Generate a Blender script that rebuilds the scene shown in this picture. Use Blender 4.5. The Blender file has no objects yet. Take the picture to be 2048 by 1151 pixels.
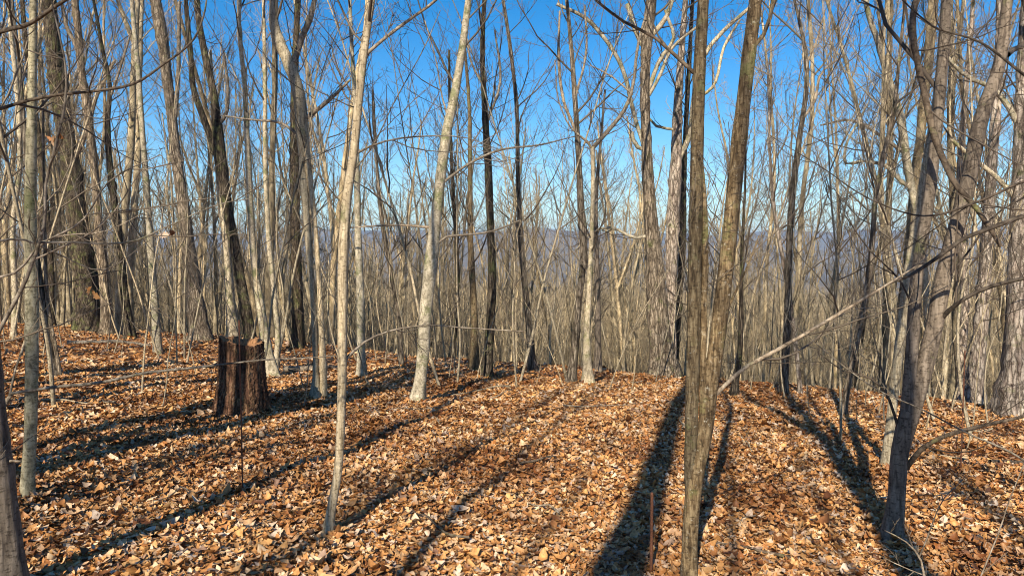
import bpy, math
import numpy as np
from mathutils import Vector
rng = np.random.default_rng(7)
S = bpy.context.scene
C = S.collection

# ------------------------------------------------------------ camera, sky, sun, exposure
F = 1463.0                      # focal length in pixels of the 2048 px wide photograph
PITCH = math.radians(3.34)
EYE = 1.6
cam_d = bpy.data.cameras.new('camera'); cam = bpy.data.objects.new('camera', cam_d); C.objects.link(cam)
cam.location = (0, 0, EYE); cam.rotation_euler = (math.radians(90) - PITCH, 0, 0)
cam_d.sensor_width = 36; cam_d.lens = 36 * F / 2048
cam_d.clip_start = 0.05; cam_d.clip_end = 40000
S.camera = cam

SUN_EL = math.radians(33)
SH = np.array([0.273, 0.962])   # ground direction in which shadows fall
w = bpy.data.worlds.new('World'); S.world = w; w.use_nodes = True
nt = w.node_tree; nt.nodes.clear()
sky = nt.nodes.new('ShaderNodeTexSky'); sky.sky_type = 'NISHITA'; sky.sun_disc = False
sky.sun_elevation = SUN_EL; sky.sun_rotation = math.radians(196)
sky.altitude = 800; sky.air_density = 1.0; sky.dust_density = 0.6; sky.ozone_density = 2.6
hs = nt.nodes.new('ShaderNodeHueSaturation'); hs.inputs['Saturation'].default_value = 1.47
bg = nt.nodes.new('ShaderNodeBackground'); bg.inputs[1].default_value = 0.1
wo = nt.nodes.new('ShaderNodeOutputWorld')
nt.links.new(sky.outputs[0], hs.inputs['Color']); nt.links.new(hs.outputs[0], bg.inputs[0]); nt.links.new(bg.outputs[0], wo.inputs[0])
sd = bpy.data.lights.new('sun', 'SUN'); sd.energy = 5.0; sd.angle = math.radians(0.53); sd.color = (1.0, 0.90, 0.72)
sun = bpy.data.objects.new('sun', sd); C.objects.link(sun)
sun.rotation_euler = Vector((SH[0] * math.cos(SUN_EL), SH[1] * math.cos(SUN_EL), -math.sin(SUN_EL))).to_track_quat('-Z', 'Y').to_euler()
S.view_settings.view_transform = 'Standard'; S.view_settings.look = 'None'
S.view_settings.exposure = 0.62; S.view_settings.gamma = 1.0; S.view_settings.use_curve_mapping = False
S.render.engine = 'CYCLES'
S.cycles.max_bounces = 4; S.cycles.diffuse_bounces = 2; S.cycles.glossy_bounces = 1; S.cycles.transmission_bounces = 1
S.cycles.volume_bounces = 0; S.cycles.transparent_max_bounces = 4
S.cycles.use_denoising = True
S.cycles.filter_width = 1.0 if hasattr(S.cycles, 'filter_width') else 1.5

# ------------------------------------------------------------ terrain and pixel rays
AZ = np.array([-180, -90, -45, -35, -20, -8, 0, 8, 18, 35, 60, 90, 180.])
DD = np.array([45, 45, 33, 29, 22, 16.5, 15, 14, 12.5, 12, 13, 16, 45.])
def hgt(x, y):
    x = np.asarray(x, float); y = np.asarray(y, float)
    r = np.hypot(x, y); az = np.degrees(np.arctan2(x, y))
    D = np.interp(az, AZ, DD)
    yy = np.maximum(y, -5)
    h = -0.045 * yy.clip(-5, 60) - 0.0012 * np.clip(yy, 0, 40) ** 2 - 0.045 * np.clip(x, -30, 0) - 0.03 * np.clip(x, 0, 20)
    s = np.maximum(0, r - D); f = 0.36 * (np.sqrt(s * s + 36) - 6); f = 8.5 * (1 - np.exp(-f / 8.5)) + 0.07 * np.maximum(0, s - 6)
    h = h - 170 * (1 - np.exp(-f / 170))
    # small undulations of the forest floor (die out at the camera's feet)
    u = 0.05 * np.sin(0.9 * x + 0.6 * np.sin(0.5 * y)) * np.sin(0.75 * y + 1.1) + 0.015 * np.sin(2.3 * x - 1.7 * y) + 0.018 * np.sin(1.7 * x + 2.9 * y + .7) + .012 * np.sin(4.1 * x - 1.3 * y) * np.sin(2.2 * y)
    h = h + u * np.clip(r / 3, 0, 1)
    # the valley and the far blue ridges
    far = np.clip((r - 500) / 800, 0, 1)
    a = np.radians(az)
    roll = 22 * np.sin(x / 210 + 1.3 * np.sin(y / 340)) * np.sin(y / 260 + .5)
    r1 = 270 * np.exp(-((r - 5200 - 500 * np.sin(5 * a)) / 900) ** 2) * (0.62 + .2 * np.sin(7 * a + 1.) + .1 * np.sin(23 * a))
    r2 = 385 * np.exp(-((r - 8800) / 1500) ** 2) * (0.86 + 0.07 * np.sin(9 * a + 2.2) + .04 * np.sin(21 * a + .4) + .016 * np.sin(60 * a))
    return h + far * (roll + r1 + r2)
cP, sP = math.cos(PITCH), math.sin(PITCH)
def ray(px, py):
    u = (px - 1024) / F; v = -(py - 575.5) / F
    return np.array([u, cP + v * sP, -sP + v * cP])
def at(px, py, Y):
    d = ray(px, py); t = Y / d[1]
    return np.array([0, 0, EYE]) + d * t, t
def ground_at(px, py):
    d = ray(px, py)
    ts = np.arange(1.0, 60, 0.01)
    p = np.array([0, 0, EYE])[None] + d[None] * ts[:, None]
    gap = p[:, 2] - hgt(p[:, 0], p[:, 1]); k = np.nonzero(gap < 0)[0]
    if len(k) == 0: return p[int(np.argmin(gap[:2600]))]
    return p[k[0]]

# ------------------------------------------------------------ mesh helpers
class Acc:
    def __init__(s): s.v = []; s.f = []; s.n = 0
    def add(s, v, f):
        s.v.append(np.asarray(v, np.float32).reshape(-1, 3)); s.f.append((np.asarray(f, np.int32) + s.n)); s.n += len(s.v[-1])
    def tubes(s, P, R, sides=3):
        P = np.asarray(P); R = np.asarray(R); B, K, _ = P.shape
        if B == 0: return
        T = np.gradient(P, axis=1); T /= np.linalg.norm(T, axis=2, keepdims=True) + 1e-9
        ch = P[:, -1] - P[:, 0]; ch /= np.linalg.norm(ch, axis=1, keepdims=True) + 1e-9
        ref = np.where(np.abs(ch[:, :1]) < .6, np.array([[1., 0, 0]]), np.array([[0, 1., 0]]))
        U = np.cross(T, ref[:, None, :]); U /= np.linalg.norm(U, axis=2, keepdims=True) + 1e-9
        V = np.cross(T, U)
        a = np.arange(sides) * 2 * math.pi / sides
        RR = R[..., None] if R.ndim == 2 else R      # R may be (B,K) or (B,K,sides)
        v = P[:, :, None] + (U[:, :, None] * np.cos(a)[None, None, :, None] + V[:, :, None] * np.sin(a)[None, None, :, None]) * RR[..., None]
        i = np.arange(B)[:, None, None] * K * sides + np.arange(K - 1)[None, :, None] * sides
        j = np.arange(sides)[None, None]; j2 = (j + 1) % sides
        q = np.stack([i + j, i + j2, i + sides + j2, i + sides + j], -1).reshape(-1, 4)
        s.add(v, q)
    def mesh(s, name, smooth=True):
        me = bpy.data.meshes.new(name)
        if not s.v: return me
        v = np.concatenate(s.v)
        loops = np.concatenate([f.reshape(-1) for f in s.f])
        tot = np.concatenate([np.full(len(f), f.shape[1], np.int32) for f in s.f])
        st = np.concatenate([[0], np.cumsum(tot)[:-1]]).astype(np.int32)
        me.vertices.add(len(v)); me.vertices.foreach_set('co', v.reshape(-1))
        me.loops.add(len(loops)); me.loops.foreach_set('vertex_index', loops)
        me.polygons.add(len(tot)); me.polygons.foreach_set('loop_start', st); me.polygons.foreach_set('loop_total', tot)
        if smooth: me.polygons.foreach_set('use_smooth', np.ones(len(tot), bool))
        me.update(calc_edges=True)
        return me
def obj(name, acc, mat, parent=None, off=None, smooth=True):
    if off is not None: acc.v = [v - np.asarray(off, np.float32) for v in acc.v]
    me = acc.mesh(name, smooth) if isinstance(acc, Acc) else acc
    if not me.materials: me.materials.append(mat)
    o = bpy.data.objects.new(name, me); C.objects.link(o)
    if parent: o.parent = parent
    return o
def tag(o, label=None, cat=None, group=None, kind=None):
    if label: o['label'] = label
    if cat: o['category'] = cat
    if group: o['group'] = group
    if kind: o['kind'] = kind
    return o
def thing(name, loc, label, cat, group=None):
    o = bpy.data.objects.new(name, None); C.objects.link(o); o.location = loc; o.empty_display_size = .1
    return tag(o, label, cat, group)

def spline(pts, rad, step, kmax=170):
    """Catmull-Rom through 3-D points, resampled about every `step` metres"""
    P = np.array(pts, float); R = np.array(rad, float)
    n = len(P)
    d = np.concatenate([[0], np.cumsum(np.linalg.norm(np.diff(P, axis=0), axis=1))])
    K = int(min(kmax, max(4, d[-1] / step)))
    s = np.linspace(0, d[-1], K)
    i = np.clip(np.searchsorted(d, s, 'right') - 1, 0, n - 2)
    t = ((s - d[i]) / (d[i + 1] - d[i] + 1e-9))[:, None]
    m = np.gradient(P, d, axis=0) if n > 2 else np.repeat(((P[1] - P[0]) / d[1])[None], 2, 0)
    h = (d[i + 1] - d[i])[:, None]
    q = (2 * t**3 - 3 * t**2 + 1) * P[i] + (t**3 - 2 * t**2 + t) * h * m[i] + (-2 * t**3 + 3 * t**2) * P[i + 1] + (t**3 - t**2) * h * m[i + 1]
    return q, np.interp(s, d, R)

def grow(P, R, n, t0, t1, ang, L, up, K, jit, rmin, rr=.011, rel=False, shrink=.5):
    """children branches (B*n,K,3) of the branches P (B,Kp,3)"""
    B, Kp, _ = P.shape
    t = t0 + (t1 - t0) * (np.arange(n)[None] + rng.random((B, n))) / n
    f = t * (Kp - 1); i = np.clip(f.astype(int), 0, Kp - 2); u = (f - i)[..., None]
    b = np.arange(B)[:, None]
    p = P[b, i] * (1 - u) + P[b, i + 1] * u
    T = P[b, i + 1] - P[b, i]; T /= np.linalg.norm(T, axis=-1, keepdims=True) + 1e-9
    r = R[b, i] * (1 - u[..., 0]) + R[b, i + 1] * u[..., 0]
    q = np.cross(T, rng.normal(size=T.shape)); q /= np.linalg.norm(q, axis=-1, keepdims=True) + 1e-9
    a = np.radians(ang) * (0.75 + .5 * rng.random(t.shape))[..., None]
    d = T * np.cos(a) + q * np.sin(a)
    ln = (0.5 + .8 * rng.random(t.shape)) * (1 - shrink * (t - t0) / (t1 - t0 + 1e-6))
    if rel: ln = ln * L * np.linalg.norm(np.diff(P, axis=1), axis=2).sum(1)[:, None]
    else: ln = ln * L
    r0 = np.maximum(np.minimum(r * .75, ln * rr), rmin)
    p = p.reshape(-1, 3); d = d.reshape(-1, 3); ln = ln.reshape(-1); r0 = r0.reshape(-1)
    out = [p]; 
    for k in range(K - 1):
        d = d + np.array([0, 0, up]) + rng.normal(size=d.shape) * jit
        d /= np.linalg.norm(d, axis=1, keepdims=True)
        p = p + d * (ln / (K - 1))[:, None]; out.append(p)
    P2 = np.stack(out, 1)
    R2 = np.maximum(r0[:, None] * np.linspace(1, .3, K)[None], rmin * np.linspace(1, .6, K)[None])
    return P2, R2

# ------------------------------------------------------------ materials
def newmat(name):
    m = bpy.data.materials.new(name); m.use_nodes = True
    n = m.node_tree; b = n.nodes['Principled BSDF']; b.inputs['Roughness'].default_value = .85
    b.inputs['Specular IOR Level'].default_value = .25
    return m, n, b
def N(n, t, **k):
    x = n.nodes.new(t)
    for a, b in k.items():
        if a in x.inputs: x.inputs[a].default_value = b
        else: setattr(x, a, b)
    return x
def ramp(n, fac, stops, interp='LINEAR'):
    r = n.nodes.new('ShaderNodeValToRGB'); r.color_ramp.interpolation = interp
    e = r.color_ramp.elements
    while len(e) < len(stops): e.new(.5)
    for i, (p, c) in enumerate(stops): e[i].position = p; e[i].color = (*c, 1) if len(c) == 3 else c
    n.links.new(fac, r.inputs[0]); return r.outputs[0]
def mixc(n, fac, a, b, mode='MIX'):
    m = n.nodes.new('ShaderNodeMix'); m.data_type = 'RGBA'; m.blend_type = mode
    for s, v in ((0, fac), (6, a), (7, b)):
        if hasattr(v, 'is_linked') or hasattr(v, 'links'): n.links.new(v, m.inputs[s])
        else: m.inputs[s].default_value = v if s == 0 else (*v, 1)
    return m.outputs[2]
def bark(name, dark, mid, light, sx=26, sz=3.5, lichen=0., moss=0., bump=.5, lich_c=(.62, .62, .56), bd=.012):
    m, n, b = newmat(name)
    tc = N(n, 'ShaderNodeTexCoord'); mp = N(n, 'ShaderNodeMapping'); mp.inputs['Scale'].default_value = (sx, sx, sz)
    n.links.new(tc.outputs['Object'], mp.inputs[0])
    nz = N(n, 'ShaderNodeTexNoise', Scale=1., Detail=7., Roughness=.68, Distortion=.6); n.links.new(mp.outputs[0], nz.inputs['Vector'])
    c = ramp(n, nz.outputs[0], [(.34, dark), (.48, mid), (.62, light)])
    big = N(n, 'ShaderNodeTexNoise', Scale=1.7, Detail=3.); n.links.new(tc.outputs['Object'], big.inputs['Vector'])
    c = mixc(n, 1., c, ramp(n, big.outputs[0], [(.3, (.62, .60, .60)), (.7, (1.15, 1.1, 1.05))]), 'MULTIPLY')
    if moss:
        mz = N(n, 'ShaderNodeTexNoise', Scale=4.5, Detail=6., Roughness=.7); n.links.new(tc.outputs['Object'], mz.inputs['Vector'])
        c = mixc(n, ramp(n, mz.outputs[0], [(.62 - .25 * moss, (0, 0, 0)), (.74 - .25 * moss, (.8, .8, .8))]), c, (.16, .17, .065))
    cr_ = None
    if bump > .7:
        m2 = N(n, 'ShaderNodeMapping'); m2.inputs['Scale'].default_value = (sx * .9, sx * .9, sz * 1.3); n.links.new(tc.outputs['Object'], m2.inputs[0])
        ws_ = mixc(n, .25, (0, 0, 0), (0, 0, 0)); vv = N(n, 'ShaderNodeVectorMath', operation='ADD'); n.links.new(m2.outputs[0], vv.inputs[0])
        sc_ = N(n, 'ShaderNodeVectorMath', operation='SCALE'); sc_.inputs['Scale'].default_value = 1.2; n.links.new(nz.outputs['Color'], sc_.inputs[0]); n.links.new(sc_.outputs[0], vv.inputs[1])
        vo = N(n, 'ShaderNodeTexVoronoi', Scale=1.); vo.feature = 'DISTANCE_TO_EDGE'; n.links.new(vv.outputs[0], vo.inputs['Vector'])
        cr_ = ramp(n, vo.outputs['Distance'], [(.0, (.42, .40, .38)), (.14, (1, 1, 1))])
        c = mixc(n, 1., c, cr_, 'MULTIPLY')
    if lichen:
        lz = N(n, 'ShaderNodeTexNoise', Scale=34., Detail=7., Roughness=.75); n.links.new(tc.outputs['Object'], lz.inputs['Vector'])
        c = mixc(n, ramp(n, lz.outputs[0], [(.72 - .22 * lichen, (0, 0, 0)), (.86 - .22 * lichen, (.8, .8, .8))]), c, lich_c)
    m3 = N(n, 'ShaderNodeMapping'); m3.inputs['Scale'].default_value = (38, 38, 75); n.links.new(tc.outputs['Object'], m3.inputs[0])
    sk = N(n, 'ShaderNodeTexNoise', Scale=1., Detail=4., Roughness=.6); n.links.new(m3.outputs[0], sk.inputs['Vector'])
    c = mixc(n, 1., c, ramp(n, sk.outputs[0], [(.36, (.45, .43, .41)), (.46, (1, 1, 1)), (.6, (1, 1, 1)), (.68, (1.35, 1.33, 1.28))]), 'MULTIPLY')
    oi = N(n, 'ShaderNodeObjectInfo')
    c = mixc(n, 1., c, ramp(n, oi.outputs['Random'], [(0, (.72, .74, .76)), (.5, (1, 1, 1)), (1, (1.2, 1.14, 1.05))]), 'MULTIPLY')
    n.links.new(c, b.inputs['Base Color'])
    bp = N(n, 'ShaderNodeBump', Strength=bump, Distance=bd); n.links.new(nz.outputs[0], bp.inputs['Height'])
    if cr_ is not None:
        b2 = N(n, 'ShaderNodeBump', Strength=.8, Distance=bd); n.links.new(cr_, b2.inputs['Height']); n.links.new(bp.outputs[0], b2.inputs['Normal']); bp = b2
    n.links.new(bp.outputs[0], b.inputs['Normal'])
    return m
B_OAK = bark('bark_oak', (.07, .055, .04), (.24, .195, .145), (.44, .38, .30), 24, 3.2, .45, .25, 1.0, bd=.03)
B_DARK = bark('bark_dark_furrowed', (.02, .016, .012), (.08, .062, .045), (.20, .165, .12), 26, 3.5, .25, .45, 1., bd=.03)
B_PALE = bark('bark_pale_smooth', (.20, .175, .12), (.43, .38, .28), (.62, .56, .43), 22, 12, .5, .45, .5)
B_MAPLE = bark('bark_greyish_sapling', (.17, .135, .085), (.40, .34, .235), (.58, .51, .375), 70, 9, .3, .1, .6, bd=.006)
B_GREEN = bark('bark_greenish_sapling', (.15, .135, .085), (.40, .36, .235), (.60, .55, .385), 34, 16, .35, .38, .5, bd=.006)
B_BROWN = bark('bark_brown_lichened', (.04, .028, .015), (.14, .10, .055), (.29, .23, .14), 60, 10, .62, .3, .68, (.60, .58, .50), bd=.01)
B_GREY = bark('bark_grey_brown', (.07, .055, .045), (.17, .14, .11), (.28, .235, .19), 32, 6, .15, .1, .5)
B_PINK = bark('bark_light_flaky', (.17, .12, .10), (.42, .35, .29), (.62, .55, .47), 16, 3.0, .5, .25, 1., bd=.03)
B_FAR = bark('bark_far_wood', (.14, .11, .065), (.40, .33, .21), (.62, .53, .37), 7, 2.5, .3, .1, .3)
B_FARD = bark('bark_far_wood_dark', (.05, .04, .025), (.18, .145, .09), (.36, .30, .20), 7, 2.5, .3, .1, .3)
B_LIMB = bark('bark_limb', (.08, .065, .05), (.23, .19, .145), (.40, .35, .28), 25, 12, .3, .15, .4)
B_LIMBD = bark('bark_limb_dark', (.03, .024, .018), (.085, .066, .05), (.16, .13, .10), 25, 12, .1, .15, .4)
def twigmat(name, a, b_):
    m, n, b = newmat(name)
    g = N(n, 'ShaderNodeNewGeometry')
    c = ramp(n, g.outputs['Random Per Island'], [(0, a), (1, b_)])
    n.links.new(c, b.inputs['Base Color']); b.inputs['Roughness'].default_value = .6
    return m
TW = twigmat('twig_bark', (.07, .052, .038), (.22, .175, .125))
TWD = twigmat('twig_bark_dark', (.04, .03, .022), (.12, .09, .065))
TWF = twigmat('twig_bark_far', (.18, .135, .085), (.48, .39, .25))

# leaves
def leafmat(name):
    m, n, b = newmat(name)
    g = N(n, 'ShaderNodeNewGeometry'); oi = N(n, 'ShaderNodeObjectInfo')
    ad = N(n, 'ShaderNodeMath', operation='ADD'); n.links.new(g.outputs['Random Per Island'], ad.inputs[0]); n.links.new(oi.outputs['Random'], ad.inputs[1])
    fr = N(n, 'ShaderNodeMath', operation='FRACT'); n.links.new(ad.outputs[0], fr.inputs[0])
    c = ramp(n, fr.outputs[0], [(0, (.10, .04, .018)), (.10, (.32, .14, .05)), (.24, (.52, .27, .10)), (.38, (.64, .37, .15)),
                               (.48, (.40, .17, .055)), (.60, (.68, .44, .21)), (.72, (.54, .35, .21)), (.84, (.74, .57, .38)), (.93, (.64, .54, .46)), (1, (.20, .10, .06))])
    tc = N(n, 'ShaderNodeTexCoord')
    nz = N(n, 'ShaderNodeTexNoise', Scale=38., Detail=4.); n.links.new(tc.outputs['Object'], nz.inputs['Vector'])
    c = mixc(n, 1., c, ramp(n, nz.outputs[0], [(.3, (.6, .55, .5)), (.65, (1.1, 1.08, 1.04))]), 'MULTIPLY')
    gp = N(n, 'ShaderNodeTexNoise', Scale=.9, Detail=5., Roughness=.6); n.links.new(g.outputs['Position'], gp.inputs['Vector'])
    c = mixc(n, 1., c, ramp(n, gp.outputs[0], [(.38, (.55, .44, .36)), (.5, (.98, .92, .85)), (.64, (1.16, 1.13, 1.08))]), 'MULTIPLY')
    n.links.new(c, b.inputs['Base Color']); b.inputs['Roughness'].default_value = .55; b.inputs['Specular IOR Level'].default_value = .35
    bp = N(n, 'ShaderNodeBump', Strength=.35, Distance=.004); n.links.new(nz.outputs[0], bp.inputs['Height']); n.links.new(bp.outputs[0], b.inputs['Normal'])
    return m
LEAF = leafmat('dry_leaf')

m, n, b = newmat('forest_floor'); FLOOR = m
tc = N(n, 'ShaderNodeTexCoord')
v1 = N(n, 'ShaderNodeTexVoronoi', Scale=13.); n.links.new(tc.outputs['Object'], v1.inputs['Vector'])
c = ramp(n, N(n, 'ShaderNodeSeparateColor').outputs[0], [(0, (.1, .04, .02)), (1, (.4, .2, .1))])
sp = n.nodes.new('ShaderNodeSeparateColor'); n.links.new(v1.outputs['Color'], sp.inputs[0])
c = ramp(n, sp.outputs[0], [(0, (.12, .05, .02)), (.25, (.34, .14, .05)), (.5, (.52, .25, .09)), (.75, (.62, .36, .17)), (1, (.30, .13, .05))])
nz = N(n, 'ShaderNodeTexNoise', Scale=.55, Detail=6.); n.links.new(tc.outputs['Object'], nz.inputs['Vector'])
c = mixc(n, 1., c, ramp(n, nz.outputs[0], [(.3, (.75, .7, .66)), (.7, (1.05, 1.03, 1.))]), 'MULTIPLY')
n.links.new(c, b.inputs['Base Color'])
bp = N(n, 'ShaderNodeBump', Strength=.8, Distance=.03); n.links.new(v1.outputs['Distance'], bp.inputs['Height']); n.links.new(bp.outputs[0], b.inputs['Normal'])

m, n, b = newmat('wooded_hills'); HILL = m
tc = N(n, 'ShaderNodeTexCoord')
nz = N(n, 'ShaderNodeTexNoise', Scale=.012, Detail=10., Roughness=.65); n.links.new(tc.outputs['Object'], nz.inputs['Vector'])
c = ramp(n, nz.outputs[0], [(.3, (.10, .085, .06)), (.5, (.19, .15, .11)), (.7, (.27, .22, .16))])
n.links.new(c, b.inputs['Base Color'])
bp = N(n, 'ShaderNodeBump', Strength=1., Distance=12.); n.links.new(nz.outputs[0], bp.inputs['Height']); n.links.new(bp.outputs[0], b.inputs['Normal'])

def flat(name, col, rough=.8, metal=0., scale=60, var=.5):
    m, n, b = newmat(name)
    tc = N(n, 'ShaderNodeTexCoord'); nz = N(n, 'ShaderNodeTexNoise', Scale=float(scale), Detail=6.); n.links.new(tc.outputs['Object'], nz.inputs['Vector'])
    c = ramp(n, nz.outputs[0], [(.3, tuple(x * (1 - var) for x in col)), (.7, tuple(min(1, x * (1 + var * .6)) for x in col))])
    n.links.new(c, b.inputs['Base Color']); b.inputs['Roughness'].default_value = rough; b.inputs['Metallic'].default_value = metal
    bp = N(n, 'ShaderNodeBump', Strength=.5, Distance=.002); n.links.new(nz.outputs[0], bp.inputs['Height']); n.links.new(bp.outputs[0], b.inputs['Normal'])
    return m
RUST = flat('rusty_steel', (.19, .08, .045), .75, .2, 120)
STUMP = bark('stump_wood', (.08, .037, .02), (.26, .13, .075), (.46, .28, .16), 26, 2.2, 0., .12, 1., bd=.04)
ROT = flat('rotten_wood', (.33, .17, .08), .9, 0, 30)

# ------------------------------------------------------------ ground, hills
def polar(r0, r1, nr, na, dz=0., pw=1.0):
    r = r0 + (r1 - r0) * np.linspace(0, 1, nr) ** pw if pw != 1 else np.geomspace(max(r0, .3), r1, nr)
    a = np.linspace(0, 2 * math.pi, na, endpoint=False)
    X = r[:, None] * np.sin(a)[None]; Y = r[:, None] * np.cos(a)[None]
    v = np.stack([X, Y, hgt(X, Y) + dz], -1).reshape(-1, 3)
    i = np.arange(nr - 1)[:, None] * na; j = np.arange(na)[None]; j2 = (j + 1) % na
    q = np.stack([i + j, i + na + j, i + na + j2, i + j2], -1).reshape(-1, 4)
    return v, q
A = Acc(); v, q = polar(.3, 640, 150, 260); A.add(v, q)
A.add(v[:260], np.arange(260)[None, :][:, ::-1])
ground = tag(obj('ground', A, FLOOR), kind='structure')
A = Acc(); v, q = polar(560, 14000, 80, 300, -.6); A.add(v, q)
hills = tag(obj('hills', A, HILL), kind='structure')

# ------------------------------------------------------------ leaf litter
def strip_leaf(st, curl=.25, fold=.2, seed=0):
    """leaf from stations (x, halfwidth); unit length along x"""
    r = np.random.default_rng(seed); v = []
    k = len(st)
    for x, wd in st:
        z = curl * (x - .5) ** 2 * 2
        v += [(x - .5, wd, z + fold * wd + r.normal() * .02), (x - .5, r.normal() * .01, z), (x - .5 + r.normal() * .02, -wd, z + fold * wd + r.normal() * .03)]
    f = []
    for i in range(k - 1):
        a = i * 3; f += [(a, a + 1, a + 4, a + 3), (a + 1, a + 2, a + 5, a + 4)]
    return np.array(v), np.array(f)
def radial_leaf(out, seed=0, bend=.15):
    r = np.random.default_rng(seed); n_ = len(out)
    v = [(0, 0, 0)] + [(R * math.cos(a), R * math.sin(a), bend * R * math.sin(3 * a + seed) + r.normal() * .03) for a, R in out]
    f = [(0, 1 + i, 1 + (i + 1) % n_, 1 + (i + 1) % n_) for i in range(n_)]
    return np.array(v), [(a, b, c) for a, b, c, _ in f]
OAK = [(0, .02), (.08, .03), (.2, .16), (.27, .09), (.4, .27), (.48, .13), (.62, .33), (.70, .18), (.82, .24), (.92, .13), (1, .02)]
BEECH = [(0, .02), (.15, .16), (.4, .27), (.65, .25), (.85, .13), (1, .01)]
SMALL = [(0, .04), (.35, .28), (.7, .24), (1, .02)]
def maple(seed, lobes=5):
    o = []
    for i in range(lobes):
        a = math.pi * 2 * i / lobes * .86 + .45
        o += [(a, .5), (a + .27, .36), (a + .45, .22), (a + .72, .34)] if i < lobes - 1 else [(a, .5), (a + .3, .3)]
    o.append((2 * math.pi * 1.0 + .08, .08))
    return radial_leaf(o, seed, .25)
def tri_of(v, f):
    f = np.array(f); return v, f
HI = [strip_leaf(OAK, .25, .3, 1), strip_leaf(OAK, -.25, .4, 2), strip_leaf(BEECH, .35, .45, 3), strip_leaf(OAK, .5, -.3, 6), tri_of(*maple(4)), tri_of(*maple(5))]
LO = [strip_leaf([(0, .03), (.22, .2), (.42, .10), (.6, .3), (.74, .14), (1, .03)], .6, .5, 7), strip_leaf(SMALL, .9, .7, 8), strip_leaf([(0, .02), (.3, .12), (.7, .15), (1, .01)], -.7, -.6, 9), strip_leaf([(0, .02), (.2, .2), (.35, .08), (.55, .34), (.7, .12), (.85, .22), (1, .01)], .5, .4, 10), tri_of(*radial_leaf([(i * 1.05, .5 if i % 2 else .3) for i in range(6)], 3))]
FARL = [strip_leaf([(0, .08), (.5, .34), (1, .05)], .7, .5, 11), strip_leaf([(0, .15), (1, .25)], .0, .6, 12)]
def rots(n_, tilt):
    yaw = rng.random(n_) * 2 * math.pi; tl = np.abs(rng.normal(size=n_)) * tilt; ax = rng.random(n_) * 2 * math.pi
    cz, sz = np.cos(yaw), np.sin(yaw)
    Rz = np.zeros((n_, 3, 3)); Rz[:, 0, 0] = cz; Rz[:, 0, 1] = -sz; Rz[:, 1, 0] = sz; Rz[:, 1, 1] = cz; Rz[:, 2, 2] = 1
    k = np.stack([np.cos(ax), np.sin(ax), 0 * ax], 1); c_, s_ = np.cos(tl), np.sin(tl)
    Kx = np.zeros((n_, 3, 3)); Kx[:, 0, 2] = k[:, 1]; Kx[:, 1, 2] = -k[:, 0]; Kx[:, 2, 0] = -k[:, 1]; Kx[:, 2, 1] = k[:, 0]
    Rt = np.eye(3)[None] + s_[:, None, None] * Kx + (1 - c_)[:, None, None] * (Kx @ Kx)
    return Rt @ Rz
def scatter(acc, tmpl, r0, r1, n_, size, tilt, lift, azr=(-46, 46)):
    a = np.radians(rng.uniform(*azr, n_)); r = np.sqrt(rng.uniform(r0 ** 2, r1 ** 2, n_))
    x = r * np.sin(a); y = r * np.cos(a)
    z = hgt(x, y) + rng.random(n_) * lift + .006
    pick = rng.integers(0, len(tmpl), n_)
    M = rots(n_, tilt); s = size * np.exp(rng.normal(size=n_) * .28)
    for k, (v, f) in enumerate(tmpl):
        i = np.nonzero(pick == k)[0]
        V = np.einsum('nij,vj->nvi', M[i], v) * s[i][:, None, None] + np.stack([x[i], y[i], z[i]], 1)[:, None]
        f = np.asarray(f); Fa = (f[None] + (np.arange(len(i)) * len(v))[:, None, None]).reshape(-1, f.shape[1])
        acc.add(V, Fa)
A = Acc()
scatter(A, LO, 2.6, 5.2, 11000, .06, .30, .02)
scatter(A, HI, 2.6, 5.0, 6000, .058, .36, .035)
scatter(A, LO, 2.6, 5.2, 11000, .04, .9, .04)
scatter(A, LO, 4.9, 8.5, 19000, .058, .35, .03)
scatter(A, FARL + LO[3:4], 4.9, 8.5, 26000, .045, .9, .045)
scatter(A, FARL, 8.3, 14, 42000, .06, .4, .035)
scatter(A, FARL[1:], 8.3, 14, 32000, .045, .9, .045)
scatter(A, FARL[1:], 13.6, 31, 60000, .085, .65, .05)
scatter(A, FARL, 1.0, 9, 6000, .12, .4, .03, (46, 314))
ll = obj('leaf_litter', A, LEAF, ground, smooth=False); ll['kind'] = 'stuff'
protoL = []
for k, (v, f) in enumerate(HI):
    a = Acc(); a.add(v, f); me = a.mesh('leaf', False); me.materials.append(LEAF); protoL.append(me)
cnt = 0
while cnt < 290:
    a_ = math.radians(rng.uniform(-37, 37)); r_ = math.sqrt(rng.uniform(3.4 ** 2, 6.2 ** 2)); x, y = r_ * math.sin(a_), r_ * math.cos(a_)
    o = bpy.data.objects.new('leaf', protoL[rng.integers(0, len(protoL))]); C.objects.link(o); o.parent = ground
    s_ = rng.uniform(.045, .095); o.scale = (s_, s_, s_)
    o.location = (x, y, float(hgt(x, y)) + .028 + rng.random() * .02)
    o.rotation_euler = (rng.normal() * .35, rng.normal() * .35, rng.uniform(0, 6.28)); cnt += 1

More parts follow.
